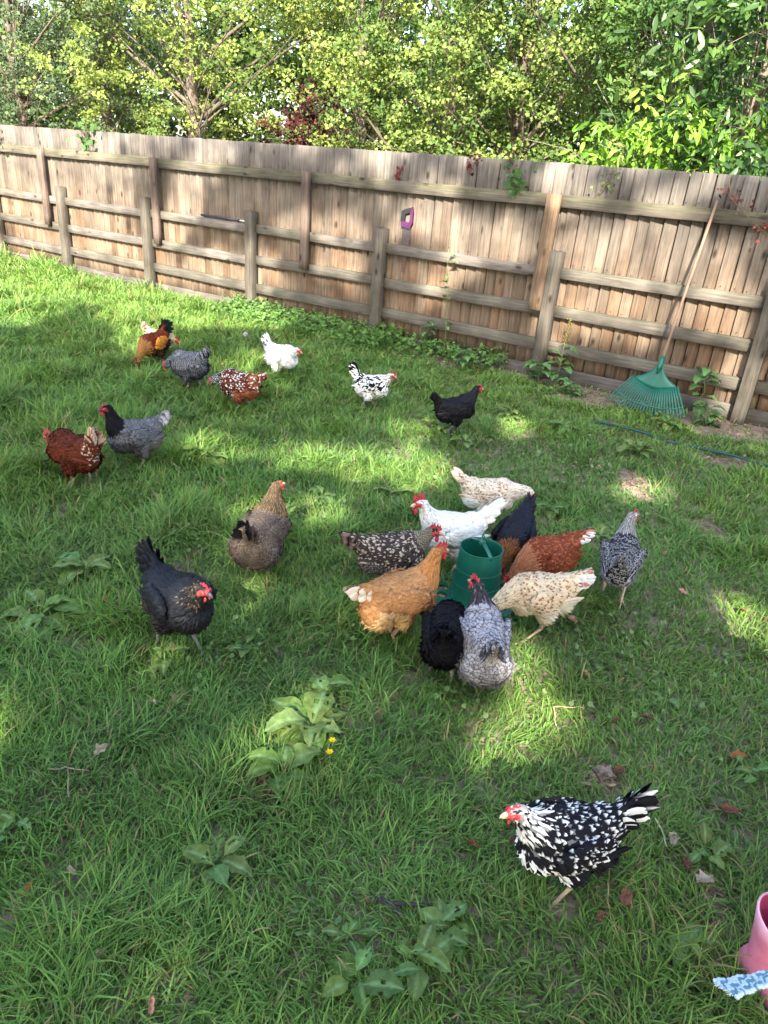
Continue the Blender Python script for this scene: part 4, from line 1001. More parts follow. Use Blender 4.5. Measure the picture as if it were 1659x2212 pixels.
# ------------------------------------------------------------------ rake
def rake():
    top = fpt(9.86, -.075, 1.545); foot = at(1418, 782, 0)  # direction under the head
    base = at(1390, 896, 0); base = fpt((base-FO)@FX, (base-FO)@FN, 0)
    jn = base+(top-base)*.285
    root = empty('leaf_rake', base); tag(root, 'green plastic leaf rake with wooden handle leaning on the fence', 'rake')
    ax = (top-base)/np.linalg.norm(top-base); side = FX-ax*(FX@ax); side /= np.linalg.norm(side); nrm = np.cross(side, ax)
    if nrm@FN > 0: nrm = -nrm
    def W(u, v, w=0): return jn-base-ax*v+side*u+nrm*w      # v: distance down from the junction
    mb = MB(); mb.tube([W(0, .10, .012), W(0, .03, .012), W(0, -.5, .008), top-base+ax*.05], [.0115, .0115, .0115, .011], (.5, .5, .5), 12)
    mb.build('handle', M['handle'], root)
    Ltot = np.linalg.norm(jn-base)
    mb = MB(); nu = 15; rows = []
    vs = [(-.005, .020), (.03, .022), (.08, .034), (.13, .060), (.18, .100), (.215, .150), (.24, .178)]
    V = []
    for v, hw in vs:
        for j in range(nu):
            t = j/(nu-1)*2-1; V.append(W(hw*t, v-.055*(t*t)*(v/.24)**2*1.0, .006*(1-t*t)+.002+.004*math.cos(t*9)))
    n1 = len(V)
    for v, hw in vs:
        for j in range(nu):
            t = j/(nu-1)*2-1; V.append(W(hw*t, v-.055*(t*t)*(v/.24)**2, .006*(1-t*t)-.003+.004*math.cos(t*9)))
    R = len(vs); f = [(i*nu+j, i*nu+j+1, (i+1)*nu+j+1, (i+1)*nu+j) for i in range(R-1) for j in range(nu-1)]
    f += [tuple(n1+k for k in q[::-1]) for q in f]
    rim = [i*nu for i in range(R)]+[(R-1)*nu+j for j in range(1, nu)]+[i*nu+nu-1 for i in range(R-2, -1, -1)]+[j for j in range(nu-2, 0, -1)]
    f += [(rim[i], rim[(i+1) % len(rim)], rim[(i+1) % len(rim)]+n1, rim[i]+n1) for i in range(len(rim))]
    mb.add(V, f); mb.tube([W(0, -.02, .012), W(0, .06, .014), W(0, .12, .012)], [.019, .018, .010], (.5,)*3, 12)
    mb.build('rake_head', M['plastic'], root)
    nT = 26
    for i in range(nT):
        t = i/(nT-1)*2-1; u0 = .176*t; v0 = .235-.055*t*t
        ln = Ltot-.0; ue = .30*t; ve = ln-.07*t*t-.005
        p0 = np.array(W(u0, v0, .004)); p1 = np.array(W(ue, ve, .0)); p1[2] = max(p1[2], .02)
        pts = [p0, p0+(p1-p0)*.5+nrm*.004, p0+(p1-p0)*.93, p1+nrm*.012, p1+nrm*.03+np.array([0, 0, -.012])]
        mb = MB(); mb.tube(pts, [.0078, .0072, .0066, .006, .005], (.5,)*3, 6); mb.build('tine', M['plastic'], root)
    mb = MB(); pts = []
    for i in range(24):
        t = i/23*2-1; k = .72; a = np.array(W(.176*t, .235-.055*t*t, .006)); b = np.array(W(.30*t, Ltot-.07*t*t-.005, .0)); b[2] = max(b[2], .02); pts.append(a+(b-a)*k+nrm*.004)
    mb.tube(pts, .007, (.5,)*3, 6, upv=nrm); mb.build('tine_brace', M['plastic'], root)
rake()

# ------------------------------------------------------------------ saw, bar, hose
def saw():
    o = fpt(7.14, -.0155, .72); root = empty('hand_saw', o, FA)
    tag(root, 'hand saw with purple and black handle hung behind a fence rail', 'saw')
    mb = MB(); V = [(-.018, 0, 0), (.018, 0, 0), (.052, 0, .44), (-.052, 0, .44)]
    V = [(a, y, z) for y in (-.0008, .0008) for a, _, z in V]
    c = np.array([(.10, .05, .035), (.09, .045, .03), (.045, .045, .042), (.05, .045, .042)]*2)
    mb.add(V, [(0, 1, 2, 3), (7, 6, 5, 4), (0, 4, 5, 1), (1, 5, 6, 2), (2, 6, 7, 3), (3, 7, 4, 0)], c)
    mb.build('blade', M['steel'], root, smooth=False)
    for x, z in ((-.02, .25), (.0, .21), (.012, .33)):
        pass
    def loop(pts, th, y0, y1, c, name, m):
        mb = MB(); n = len(pts[0]); V = []
        for y in (y0, y1):
            for ring in pts: V += [(a, y, z) for a, z in ring]
        k = 2*n; f = []
        for j in range(n):
            j2 = (j+1) % n
            f += [(j, j2, n+j2, n+j), (k+j, k+n+j, k+n+j2, k+j2), (j, k+j, k+j2, j2), (n+j, n+j2, k+n+j2, k+n+j)]
        mb.add(V, f, c); return mb.build(name, m, root, smooth=False)
    outer = [(-.060, .42), (.040, .40), (.066, .46), (.062, .56), (.050, .60), (.03, .575), (-.03, .565), (-.062, .55)]
    inner = [(-.028, .47), (.020, .45), (.036, .48), (.034, .54), (.028, .55), (.012, .545), (-.012, .535), (-.030, .52)]
    loop([outer, inner], 0, -.016, .010, (.065, .012, .06), 'handle', M['softplastic'])
    g = [(-.066, .46), (-.022, .47), (-.018, .53), (.02, .545), (.045, .56), (.040, .592), (-.02, .575), (-.062, .555)]
    mb = MB(); n = len(g); V = [(a, y, z) for y in (-.020, .008) for a, z in g]
    mb.add(V, [tuple(range(n)), tuple(range(n, 2*n))[::-1]]+[(j, n+j, n+(j+1) % n, (j+1) % n) for j in range(n)], (.012, .012, .014)); mb.build('grip', M['softplastic'], root, smooth=False)
saw()
def bar():
    a = fpt(4.38, -.045, .992); b = fpt(5.05, -.045, .989)
    root = empty('metal_tube', a); tag(root, 'thin black tube with a pale tip resting on a fence rail', 'tube')
    d = b-a; mb = MB(); mb.tube([(0, 0, 0), d*.9], .0125, (.02, .025, .035), 10); mb.build('shaft', M['softplastic'], root)
    mb = MB(); mb.tube([d*.9, d], .009, (.55, .55, .56), 10); mb.build('tip', M['softplastic'], root)
bar()
def hose():
    P = [(1275, 915), (1300, 921), (1360, 938), (1400, 946), (1430, 957), (1500, 975), (1580, 997), (1670, 1024), (1780, 1050), (1900, 1060)]
    pts = [at(x, y) for x, y in P]; pts = np.array([p+np.array([0, 0, z]) for p, z in zip(pts, (.01, .03, .04, .03, .02, .03, .045, .04, .03, .02))])
    t = np.linspace(0, len(P)-1, 50); pts = np.stack([np.interp(t, range(len(P)), pts[:, k]) for k in range(3)], 1)
    mb = MB(); mb.tube(pts, .0085, (.5,)*3, 10); o = mb.build('garden_hose', M['hose']); tag(o, 'thin dark green garden hose lying in the grass near the rake', 'hose')
hose()

# ------------------------------------------------------------------ weeds
def broad_leaf(L, W, rs, col, curl=.5, rise=.5, ruffle=.12):
    """leaf along +x starting at the origin; returns verts (nu*nv), colours"""
    nu, nv = 11, 7; u = np.linspace(0, 1, nu)[:, None]; v = np.linspace(-1, 1, nv)[None]
    th = rise-(rise+curl)*u; dx = np.cos(th)*L/(nu-1); dz = np.sin(th)*L/(nu-1)
    x = np.concatenate([[[0]], np.cumsum(dx, 0)[:-1]]); z = np.concatenate([[[0]], np.cumsum(dz, 0)[:-1]])
    w = np.interp(u, [0, .16, .24, .45, .7, .9, 1], [.05, .06, .55, 1, .88, .45, .05])*W
    ph = rs.uniform(0, 6); rf = ruffle*W*np.sin(u*17+ph+v*1.3)*np.abs(v)**1.5
    X = x+0*v-.10*L*(np.abs(v)*w/W)*.3; Y = w*v*(1+.10*np.sin(u*29+ph)+.07*np.sin(u*47+ph*2)); Z = z+.28*w*np.abs(v)**1.3+rf
    V = np.stack([X+0*v, Y, Z+0*X], -1)
    mid = np.exp(-(v/.12)**2)+0*u
    vein = .12*np.abs(np.sin((u*14+np.abs(v)*2.5)))**6
    C = np.array(col)[None, None]*(1-.15*rs.random()+vein[..., None])*(1-mid[..., None])+np.array([.20, .30, .11])*mid[..., None]
    return V.reshape(-1, 3), C.reshape(-1, 3)
GF = [(i*7+j, i*7+j+1, (i+1)*7+j+1, (i+1)*7+j) for i in range(10) for j in range(6)]
def dock(label, X, Y, n, L, seed, group='dock plants in the lawn', name='dock_plant', flat=.35, arc=(0, 360), col=(.11, .185, .045), width=.27, cat='weed'):
    rs = random.Random(seed); b = at(X, Y); root = empty(name, (b[0], b[1], 0)); tag(root, label, cat, group)
    for i in range(n):
        a = R_(arc[0]+(arc[1]-arc[0])*(i+rs.uniform(-.3, .3))/n); l = L*rs.uniform(.6, 1.15)
        c = np.array(col)*rs.uniform(.75, 1.3)*np.array([rs.uniform(.8, 1.3), 1, rs.uniform(.8, 1.2)])
        V, C = broad_leaf(l, l*width*rs.uniform(.75, 1.1), rs, c, curl=rs.uniform(.2, .9), rise=flat*.6+rs.uniform(0, .8))
        holes = rs.random() < .6
        V = V@Rz(a+rs.uniform(-.3, .3)).T+np.array([rs.uniform(-.02, .02), rs.uniform(-.02, .02), .022+rs.uniform(0, .035)]); f = GF
        if holes: f = [q for k, q in enumerate(GF) if rs.random() > .09 or k < 12]
        mb = MB(); mb.add(V, f, C); mb.build('leaf', M['weed'], root)
    return root
DK = [
 ('big dock plant in sunlight in the middle foreground with yellow flowers beside it', 665, 1590, 15, .23, 0), ('dock leaves just above the big sunlit dock plant', 690, 1525, 8, .16, 0),
 ('dock leaves below the big sunlit dock plant, beside a curled dead leaf', 600, 1690, 6, .17, 0), ('four pale dock leaves alone in the lower left lawn', 470, 1890, 5, .13, 0),
 ('dock leaf cluster between the mahogany hen and the partridge hen', 445, 1000, 7, .20, 0), ('spreading dock plant at the left edge of the lawn', 90, 1345, 9, .24, 0),
 ('dock leaves above the plant at the left edge', 190, 1245, 6, .16, 0), ('dock plant by the feet of the blue-black striding hen', 365, 1440, 6, .12, 0),
 ('dock leaves left of the white hen with the tall comb', 860, 1078, 6, .15, 0), ('low dock leaves under the all black hen', 955, 940, 7, .17, 0),
 ('dock plant right of the all black hen', 1100, 905, 8, .17, 0), ('dock leaves between the black hen and the cream hen', 1000, 970, 5, .15, 0),
 ('dock plant below the blue-green hose', 1370, 985, 8, .16, 0), ('dock leaves in front of the rake tines', 1440, 925, 7, .20, 0), ('dock plant left of the hose end', 1220, 935, 7, .17, 0),
 ('large dock plant at the bottom middle beside the black twig', 960, 2040, 9, .12, 0), ('single broad dock leaf at the bottom edge', 765, 2150, 3, .13, 0), ('small dock leaves left of the black twig', 745, 2045, 4, .09, 0),
 ('dock leaves at the bottom edge below the twig', 890, 2110, 5, .12, 0), ('dock leaves near the pink boot', 1510, 1865, 6, .10, 0), ('long dock leaf at the right edge above the boot', 1625, 1690, 3, .14, 0),
 ('dock leaf at the left edge of the lower lawn', 28, 1820, 3, .10, 0), ('small dock leaves under the partridge hen', 525, 1425, 3, .09, 0), ('dock leaves right of the speckled cream group', 1190, 1120, 5, .13, 0),
 ('pair of dock leaves between the lone grey hen and the feeder group', 1290, 1175, 4, .12, 0), ('dock leaves in the grass below the lone grey hen', 1430, 1520, 3, .09, 0), ('dock rosette by the bottom right corner', 1480, 2060, 3, .11, 0),
 ('dock leaves above the sunny lawn patch', 700, 1085, 4, .12, 0), ('dock leaf under the feeding cuckoo-speckled hen', 770, 1215, 3, .13, 0), ('dock leaves left of the partridge hen', 395, 1165, 4, .13, 0)]
for i, (lb, X, Y, n, L, _) in enumerate(DK): dock(lb, X, Y, n+2, L*(.72 if Y > 1300 else .85), 300+i)

def tall_weed(label, base, H, n, L, seed, lean=(0, 0), spike=False, leafpal=(.09, .19, .06), group='tall weeds along the fence', name='tall_weed'):
    rs = random.Random(seed); root = empty(name, base); tag(root, label, 'weed', group)
    pts = [np.array([lean[0]*t*t+rs.gauss(0, .006), lean[1]*t*t+rs.gauss(0, .006), H*t]) for t in np.linspace(0, 1, 9)]
    mb = MB(); mb.tube(pts, np.linspace(.005, .002, 9), (.16, .20, .07), 6)
    if spike:
        for k in range(46):
            t = .62+.38*rs.random(); p = np.array([lean[0]*t*t, lean[1]*t*t, H*t]); mb.ellipsoid(p+np.array([rs.gauss(0, .014), rs.gauss(0, .014), 0]), (.006,)*3, (.26, .24, .07), nu=6, nv=4)
    mb.build('stem', M['weed'], root)
    for i in range(n):
        t = rs.uniform(.05, .95 if not spike else .6); p = np.array([lean[0]*t*t, lean[1]*t*t, H*t]); a = rs.uniform(0, 2*math.pi)
        l = L*rs.uniform(.6, 1.2); c = np.array(leafpal)*rs.uniform(.7, 1.4)
        V, C = broad_leaf(l, l*rs.uniform(.24, .36), rs, c, curl=rs.uniform(.5, 1.3), rise=rs.uniform(.2, .8))
        mb = MB(); mb.add(V@Rz(a).T+p, GF, C); mb.build('leaf', M['weed'], root)
def fb(s, d): q = fpt(s, -d, 0); return (q[0], q[1], 0)
tall_weed('seeding dock stalk beside the tall post left of the rake', fb(8.95, .22), .60, 16, .15, 401, (.02, 0), spike=True)
tall_weed('leafy weed at the foot of the post left of the rake', fb(8.82, .30), .25, 14, .15, 402, (-.05, 0))
tall_weed('leafy weed between the rake and the right-hand post', fb(10.15, .17), .42, 16, .14, 403, (-.03, 0))
tall_weed('weed with a reddish stem in front of the right-hand post', fb(10.25, .38), .16, 12, .15, 404)
tall_weed('bindweed climbing the fence below the purple saw', fb(7.75, .13), 1.0, 13, .10, 405, (-.06, .02), leafpal=(.15, .24, .05))
tall_weed('bramble shoot at the fence foot left of the bindweed', fb(7.55, .2), .34, 16, .10, 406, (.05, 0), leafpal=(.06, .13, .05))
tall_weed('low weeds beside the soil strip near the fence middle', fb(8.1, .35), .18, 14, .12, 407)
tall_weed('weed tuft at the soil edge left of the rake tines', fb(9.15, .42), .13, 12, .13, 408)
# nettle-like ground cover along the fence foot
def cover():
    rg = np.random.default_rng(17); P = []
    for s0, s1, d0, d1, n in ((4.9, 7.2, .05, .6, 2600), (6.9, 8.4, .05, .35, 900)):
        s = s0+(s1-s0)*rg.random(n); d = d0+(d1-d0)*rg.random(n)**1.4
        k = nzB(s*3, d*3) > .34; s, d = s[k], d[k]
        h = (.05+.14*rg.random(len(s)))*(1.1-d*.8); P.append(FO+FX*s[:, None]-FN*d[:, None]+np.stack([0*h, 0*h, h], 1))
    P = np.concatenate(P); n = len(P); a = rg.random((n, 1)); col = np.array([.07, .15, .035])*(1-a)+np.array([.14, .25, .06])*a
    o = leaf_mesh('ground_cover', P, .042*(.6+.8*rg.random(n)), col, LEAF_M*np.array([.75, 1, 1]), M['weed'], None, rg, face=(0, -.2, 1.3), tilt=.3)
    tag(o, 'low leafy ground cover crowding the foot of the fence', 'ground cover', kind='stuff')
    # loose straw and crumbs on the bare soil
    Q_ = []
    for X, Y, rx, ry in SOIL:
        c = at(X, Y); n = 320; Q_.append(np.stack([c[0]+rg.normal(0, rx*.6, n), c[1]+rg.normal(0, ry*.6, n), .006+.012*rg.random(n)], 1))
    s = 7.4+4.2*rg.random(900); d = .02+.36*rg.random(900); Q_.append(FO+FX*s[:, None]-FN*d[:, None]+np.stack([0*s, 0*s, .008+.01*rg.random(900)], 1))
    Q_ = np.concatenate(Q_); n = len(Q_); a = rg.random((n, 1)); col = np.array([.36, .26, .15])*(1-a)+np.array([.14, .085, .06])*a
    o = leaf_mesh('soil_debris', Q_, .008+.03*rg.random(n)**2, col, LEAF_L*np.array([1.1, 1, 1.5]), M['dead'], None, rg, face=(0, 0, 2.5), tilt=0)
    tag(o, 'straw and crumbled bark scattered on the bare soil', 'debris', kind='stuff')
cover()
def herbs():
    rg = np.random.default_rng(23); n = 10000
    r = 1.0+9.0*rg.random(n)**.8; a = R_(-42)+R_(84)*rg.random(n); x, y = r*np.sin(a), r*np.cos(a)
    d = -((x-FO[0])*FN[0]+(y-FO[1])*FN[1]); k = (d > .05) & (nzB(x*2.1+7, y*2.1)*.6+nzD(x*6, y*6)*.4 > .52) & (soil_mask(x, y) < .5)
    x, y = x[k], y[k]; n = len(x); P = np.stack([x, y, .028+.045*rg.random(n)], 1)
    b = rg.random((n, 1)); col = np.array([.085, .165, .05])*(1-b)+np.array([.17, .24, .09])*b
    o = leaf_mesh('clover', P, (.012+.018*rg.random(n))*(1+np.clip(r[k]-3, 0, 6)*.12), col, LEAF_M*np.array([.8, 1, 1]), M['weed'], None, rg, face=(0, -.1, 1.4), tilt=.2)
    tag(o, 'small round clover and weed leaves mixed through the lawn', 'clover', kind='stuff')
herbs()

def sprig(name, label, pts, nleaf, L, col, seed, cat='vine', m='weed', stemc=(.14, .09, .05), spread=.06):
    rs = np.random.default_rng(seed); pts = np.array(pts, float); o0 = pts[0].copy(); root = empty(name, o0); tag(root, label, cat)
    t = np.linspace(0, len(pts)-1, 26); q = np.stack([np.interp(t, range(len(pts)), pts[:, k]) for k in range(3)], 1)-o0
    mb = MB(); mb.tube(q, np.linspace(.005, .002, 26), stemc, 6)
    for k in range(7):
        i = rs.integers(4, 25); e = q[i]+rs.normal(0, 1, 3)*np.array([1, .3, 1])*spread*1.6; mb.tube([q[i], (q[i]+e)/2, e], [.003, .002, .001], stemc, 5)
    mb.build('stem', M['bark'], root)
    pos = q[rs.integers(0, 26, nleaf)]+rs.normal(0, spread, (nleaf, 3))-FN*.01
    a = rs.random((nleaf, 1)); c = np.array(col)*(.6+.8*a)
    leaf_mesh('foliage', pos, L*(.6+.8*rs.random(nleaf)), c, LEAF_M, M[m], root, rs, face=tuple(-FN*1.2))
sprig('dead_vine', 'dry red-brown creeper twigs hanging on the fence near the rake handle', [fpt(10.9, -.09, 1.75), fpt(10.5, -.09, 1.62), fpt(10.35, -.09, 1.44)], 34, .035, (.10, .035, .025), 51, m='dead')
sprig('dead_vine', 'small dry reddish creeper beside the top of the rake handle', [fpt(9.9, -.03, 1.74), fpt(9.95, -.08, 1.62), fpt(10.15, -.085, 1.47), fpt(10.3, -.085, 1.38)], 30, .035, (.14, .04, .03), 52, m='dead')
sprig('ivy_sprig', 'green ivy sprig hanging over the top rail left of the tall post', [fpt(8.10, .0, 1.80), fpt(8.2, -.05, 1.68), fpt(8.25, -.08, 1.50)], 60, .05, (.07, .15, .04), 53, cat='ivy', spread=.05)
sprig('ivy_sprig', 'dark ivy sprig hanging over the left part of the fence', [fpt(2.35, .0, 1.82), fpt(2.45, -.05, 1.70), fpt(2.5, -.06, 1.62)], 50, .06, (.06, .12, .035), 54, cat='ivy', spread=.07)
sprig('ivy_sprig', 'ivy at the very left end of the fence top', [fpt(.25, .0, 1.85), fpt(.4, -.03, 1.72), fpt(.45, -.05, 1.55)], 60, .06, (.07, .14, .04), 55, cat='ivy', spread=.09)
sprig('climber', 'thin yellow-green climber trailing on the boards right of the tall post', [fpt(9.05, -.02, 1.78), fpt(9.02, -.03, 1.66), fpt(8.95, -.03, 1.56)], 46, .022, (.12, .17, .05), 56, spread=.035)
sprig('red_creeper', 'tuft of dark red creeper leaves on the fence above the saw', [fpt(7.75, .0, 1.80), fpt(7.8, -.02, 1.76), fpt(7.76, -.03, 1.68)], 20, .032, (.10, .015, .012), 57, spread=.035)
sprig('red_creeper', 'tiny dark red creeper leaves above the top rail left of the saw', [fpt(7.0, -.02, 1.64), fpt(7.02, -.03, 1.58), fpt(7.0, -.03, 1.55)], 12, .035, (.13, .02, .015), 58, spread=.02)

# ------------------------------------------------------------------ fallen leaves, twigs, flowers
DL = [(222, 1643, .05, 'pale', 'crumpled pale leaf in the grass left of the middle'), (215, 2098, .055, 'pale', 'twisted tan leaf near the bottom left corner'), (162, 1905, .035, 'pale', 'small pale curled leaf at the lower left'),
 (1232, 1358, .055, 'pink', 'pinkish brown leaf below the cream hen'), (1258, 1476, .045, 'pink', 'round brown leaf on the grass right of the pale grey hen'), (1390, 1570, .04, 'red', 'reddish leaf right of the broken straw'),
 (1388, 1312, .06, 'grey', 'grey withered leaf by the foot of the lone grey hen'), (1055, 998, .045, 'pink', 'pinkish leaf above the cream flecked hen'), (1048, 1026, .05, 'pink', 'second pinkish leaf above the cream flecked hen, nearer to it'),
 (1565, 1772, .055, 'red', 'orange-brown curled leaf at the right above the boot'), (1300, 1692, .07, 'grey', 'big grey-brown leaf behind the mottled hen'), (1328, 1688, .05, 'red', 'orange pointed leaf standing beside the big grey-brown leaf'),
 (1472, 1890, .05, 'red', 'red-brown leaf right of the mottled hen'), (1445, 1835, .05, 'pale', 'whitish curled leaf just right of the mottled hen tail'), (1343, 1962, .05, 'red', 'rust-coloured leaf below the mottled hen'),
 (1512, 1928, .065, 'pale', 'big dry leaf on bare soil left of the boot'), (230, 1316, .045, 'orange', 'bright orange leaf left of the blue-black hen'), (562, 1700, .055, 'pink', 'pinkish curled leaf below the big dock plant'),
 (1322, 1576, .035, 'red', 'small red-brown leaf near the straw'), (1018, 1846, .035, 'red', 'small dark red leaf left of the mottled hen'), (935, 2082, .035, 'pink', 'small tan leaf among the dock leaves at the bottom'),
 (1585, 1655, .055, 'orange', 'orange-brown leaf at the right edge'), (1600, 1336, .04, 'orange', 'orange scrap on the sunlit patch at the right'), (1468, 1296, .05, 'pink', 'dry pinkish leaf right of the lone grey hen'),
 (332, 1540, .03, 'pale', 'small pale leaf below the blue-black hen'), (385, 1425, .04, 'pink', 'tan leaf at the feet of the blue-black hen'), (640, 1280, .02, 'orange', 'tiny orange leaf between partridge and buff hens'), (395, 1152, .03, 'pale', 'small pale leaf left of the partridge hen'),
 (1290, 1020, .035, 'pink', 'small leaf on the grass above the lone grey hen'), (670, 1400, .02, 'pink', 'tiny pale leaf left of the buff hen'), (1100, 1840, .03, 'red', 'little red leaf beside the mottled hen breast'), (1290, 2010, .035, 'red', 'small brown leaf at the bottom right of the middle'),
 (330, 2200, .04, 'pink', 'pinkish stalk-like leaf on the bottom edge'), (65, 1945, .03, 'orange', 'tiny brown leaf near the left edge low down'), (1090, 1450, .025, 'pale', 'small pale leaf by the tail of the pale grey hen')]
DC = dict(pale=(.40, .31, .22), pink=(.42, .23, .16), red=(.20, .085, .05), grey=(.27, .22, .18), orange=(.38, .15, .05))
for i, (X, Y, L, k, lb) in enumerate(DL):
    rs = random.Random(700+i); nu, nv = 9, 7; b = at(X, Y); u = np.linspace(0, 1, nu)[:, None]; v = np.linspace(-1, 1, nv)[None]
    w = np.interp(u, [0, .15, .4, .75, 1], [.08, .5, 1, .7, .05])*L*.36*(1+.25*np.sin(u*14+rs.random()*6)); cu = rs.uniform(.8, 2.2)
    Vx = (u-.5)*L+0*v; Vy = w*np.sin(v*cu)/cu; Vz = w*(1-np.cos(v*cu))/cu+L*.15*np.sin(u*3.14+rs.random())*rs.uniform(-1, 1)+.004*np.sin(u*19+v*5)
    V = np.stack([Vx, Vy+0*u, Vz], -1).reshape(-1, 3); V[:, 2] -= V[:, 2].min(); V = V@(Euler((rs.uniform(-.4, .4), rs.uniform(-.3, .3), rs.uniform(0, 6.3))).to_matrix().to_3x3().__copy__() and np.array(Euler((rs.uniform(-.4, .4), rs.uniform(-.3, .3), rs.uniform(0, 6.3))).to_matrix())).T
    base = np.array(DC[k])*rs.uniform(.8, 1.2); mid = (np.exp(-(v/.15)**2)+0*u).reshape(-1, 1)
    mb = MB(); mb.add(V, [(a*nv+c, a*nv+c+1, (a+1)*nv+c+1, (a+1)*nv+c) for a in range(nu-1) for c in range(nv-1)], base*(1-.3*mid))
    o = mb.build('fallen_leaf', M['dead']); o.location = (b[0], b[1], .038 if Y > 1100 else .03); tag(o, lb, 'leaf', 'fallen leaves on the lawn')

def stick(name, label, segs, c, r, cat='twig'):
    o0 = at(*segs[0][0]); o0[2] = 0; root = []
    mb = MB()
    for sg in segs:
        rs = np.random.default_rng(len(sg)+int(sg[0][0])); pts = np.array([at(x, y) for x, y in sg])-o0; pts[:, 2] = .04+rs.normal(0, .004, len(pts))
        t = np.linspace(0, len(sg)-1, 8); q = np.stack([np.interp(t, range(len(sg)), pts[:, k]) for k in range(3)], 1)+rs.normal(0, .0015, (8, 3))
        mb.tube(q, r*np.linspace(1, .55, 8), c, 6)
    o = mb.build(name, M['bark']); o.location = o0; tag(o, label, cat)
stick('forked_twig', 'black forked twig lying on the grass at the bottom middle', [[(818, 1972), (850, 1978), (920, 1983), (1002, 1992)], [(835, 1976), (868, 2005)], [(838, 1978), (806, 1958)]], (.045, .038, .036), .006)
stick('straw_stalk', 'broken pale straw stalk on the grass', [[(1188, 1545), (1258, 1547)], [(1190, 1545), (1196, 1590)]], (.50, .38, .18), .0022, 'straw')
stick('dry_stalk', 'dry branching stalk in the grass at the left', [[(110, 1690), (150, 1680), (195, 1690)], [(150, 1680), (152, 1745)], [(125, 1720), (110, 1690)]], (.34, .25, .17), .0028, 'stalk')
stick('pale_stalk', 'thin pale stalk beside the mottled hen tail', [[(1405, 1790), (1425, 1815), (1432, 1850)]], (.5, .45, .36), .0025, 'stalk')
stick('root_twig', 'dark curved root beside the curled dead leaf', [[(545, 1695), (570, 1722), (590, 1755)]], (.10, .05, .04), .004)
def flower(label, X, Y, col, r, seed, H=.08, n=6, name='buttercup', cat='flower'):
    b = at(X, Y, H); root = empty(name, (b[0], b[1], 0)); tag(root, label, cat)
    mb = MB(); mb.tube([(0, 0, 0), (.004, 0, H*.5), (0, 0, H)], .0012, (.1, .2, .05), 5); mb.build('stem', M['weed'], root)
    mb = MB()
    if name == 'dandelion_clock':
        rg = np.random.default_rng(seed)
        for k in range(160):
            d = rg.normal(0, 1, 3); d /= np.linalg.norm(d); p = np.array([0, 0, H]); mb.tube([p, p+d*r], [.0004, .0012], col, 4)
    else:
        for k in range(n):
            a = 2*math.pi*k/n; d = np.array([math.cos(a), math.sin(a), .35]); s_ = np.array([-math.sin(a), math.cos(a), 0])*r*.45; p = np.array([0, 0, H])
            mb.add([p, p+d*r*.5+s_, p+d*r, p+d*r*.5-s_], [(0, 1, 2, 3)], col)
        mb.ellipsoid((0, 0, H), (.0025,)*3, (.5, .35, .02), nu=6, nv=4)
    mb.build('flower_head', M['leaf'], root)
flower('yellow buttercup on the right of the big dock plant, upper one', 718, 1600, (.75, .55, .01), .012, 1); flower('yellow buttercup by the big dock plant, lower one', 712, 1625, (.75, .55, .01), .012, 2)
flower('yellow flower right of the slate barred hen', 480, 787, (.75, .6, .02), .014, 3); flower('white dandelion clock in the grass left of the plain white hen', 530, 722, (.7, .7, .68), .022, 4, .12, name='dandelion_clock')
flower('yellow buttercup in front of the rake', 1437, 917, (.75, .55, .01), .012, 5); flower('second yellow buttercup in front of the rake, nearer the post', 1484, 925, (.75, .55, .01), .012, 6)

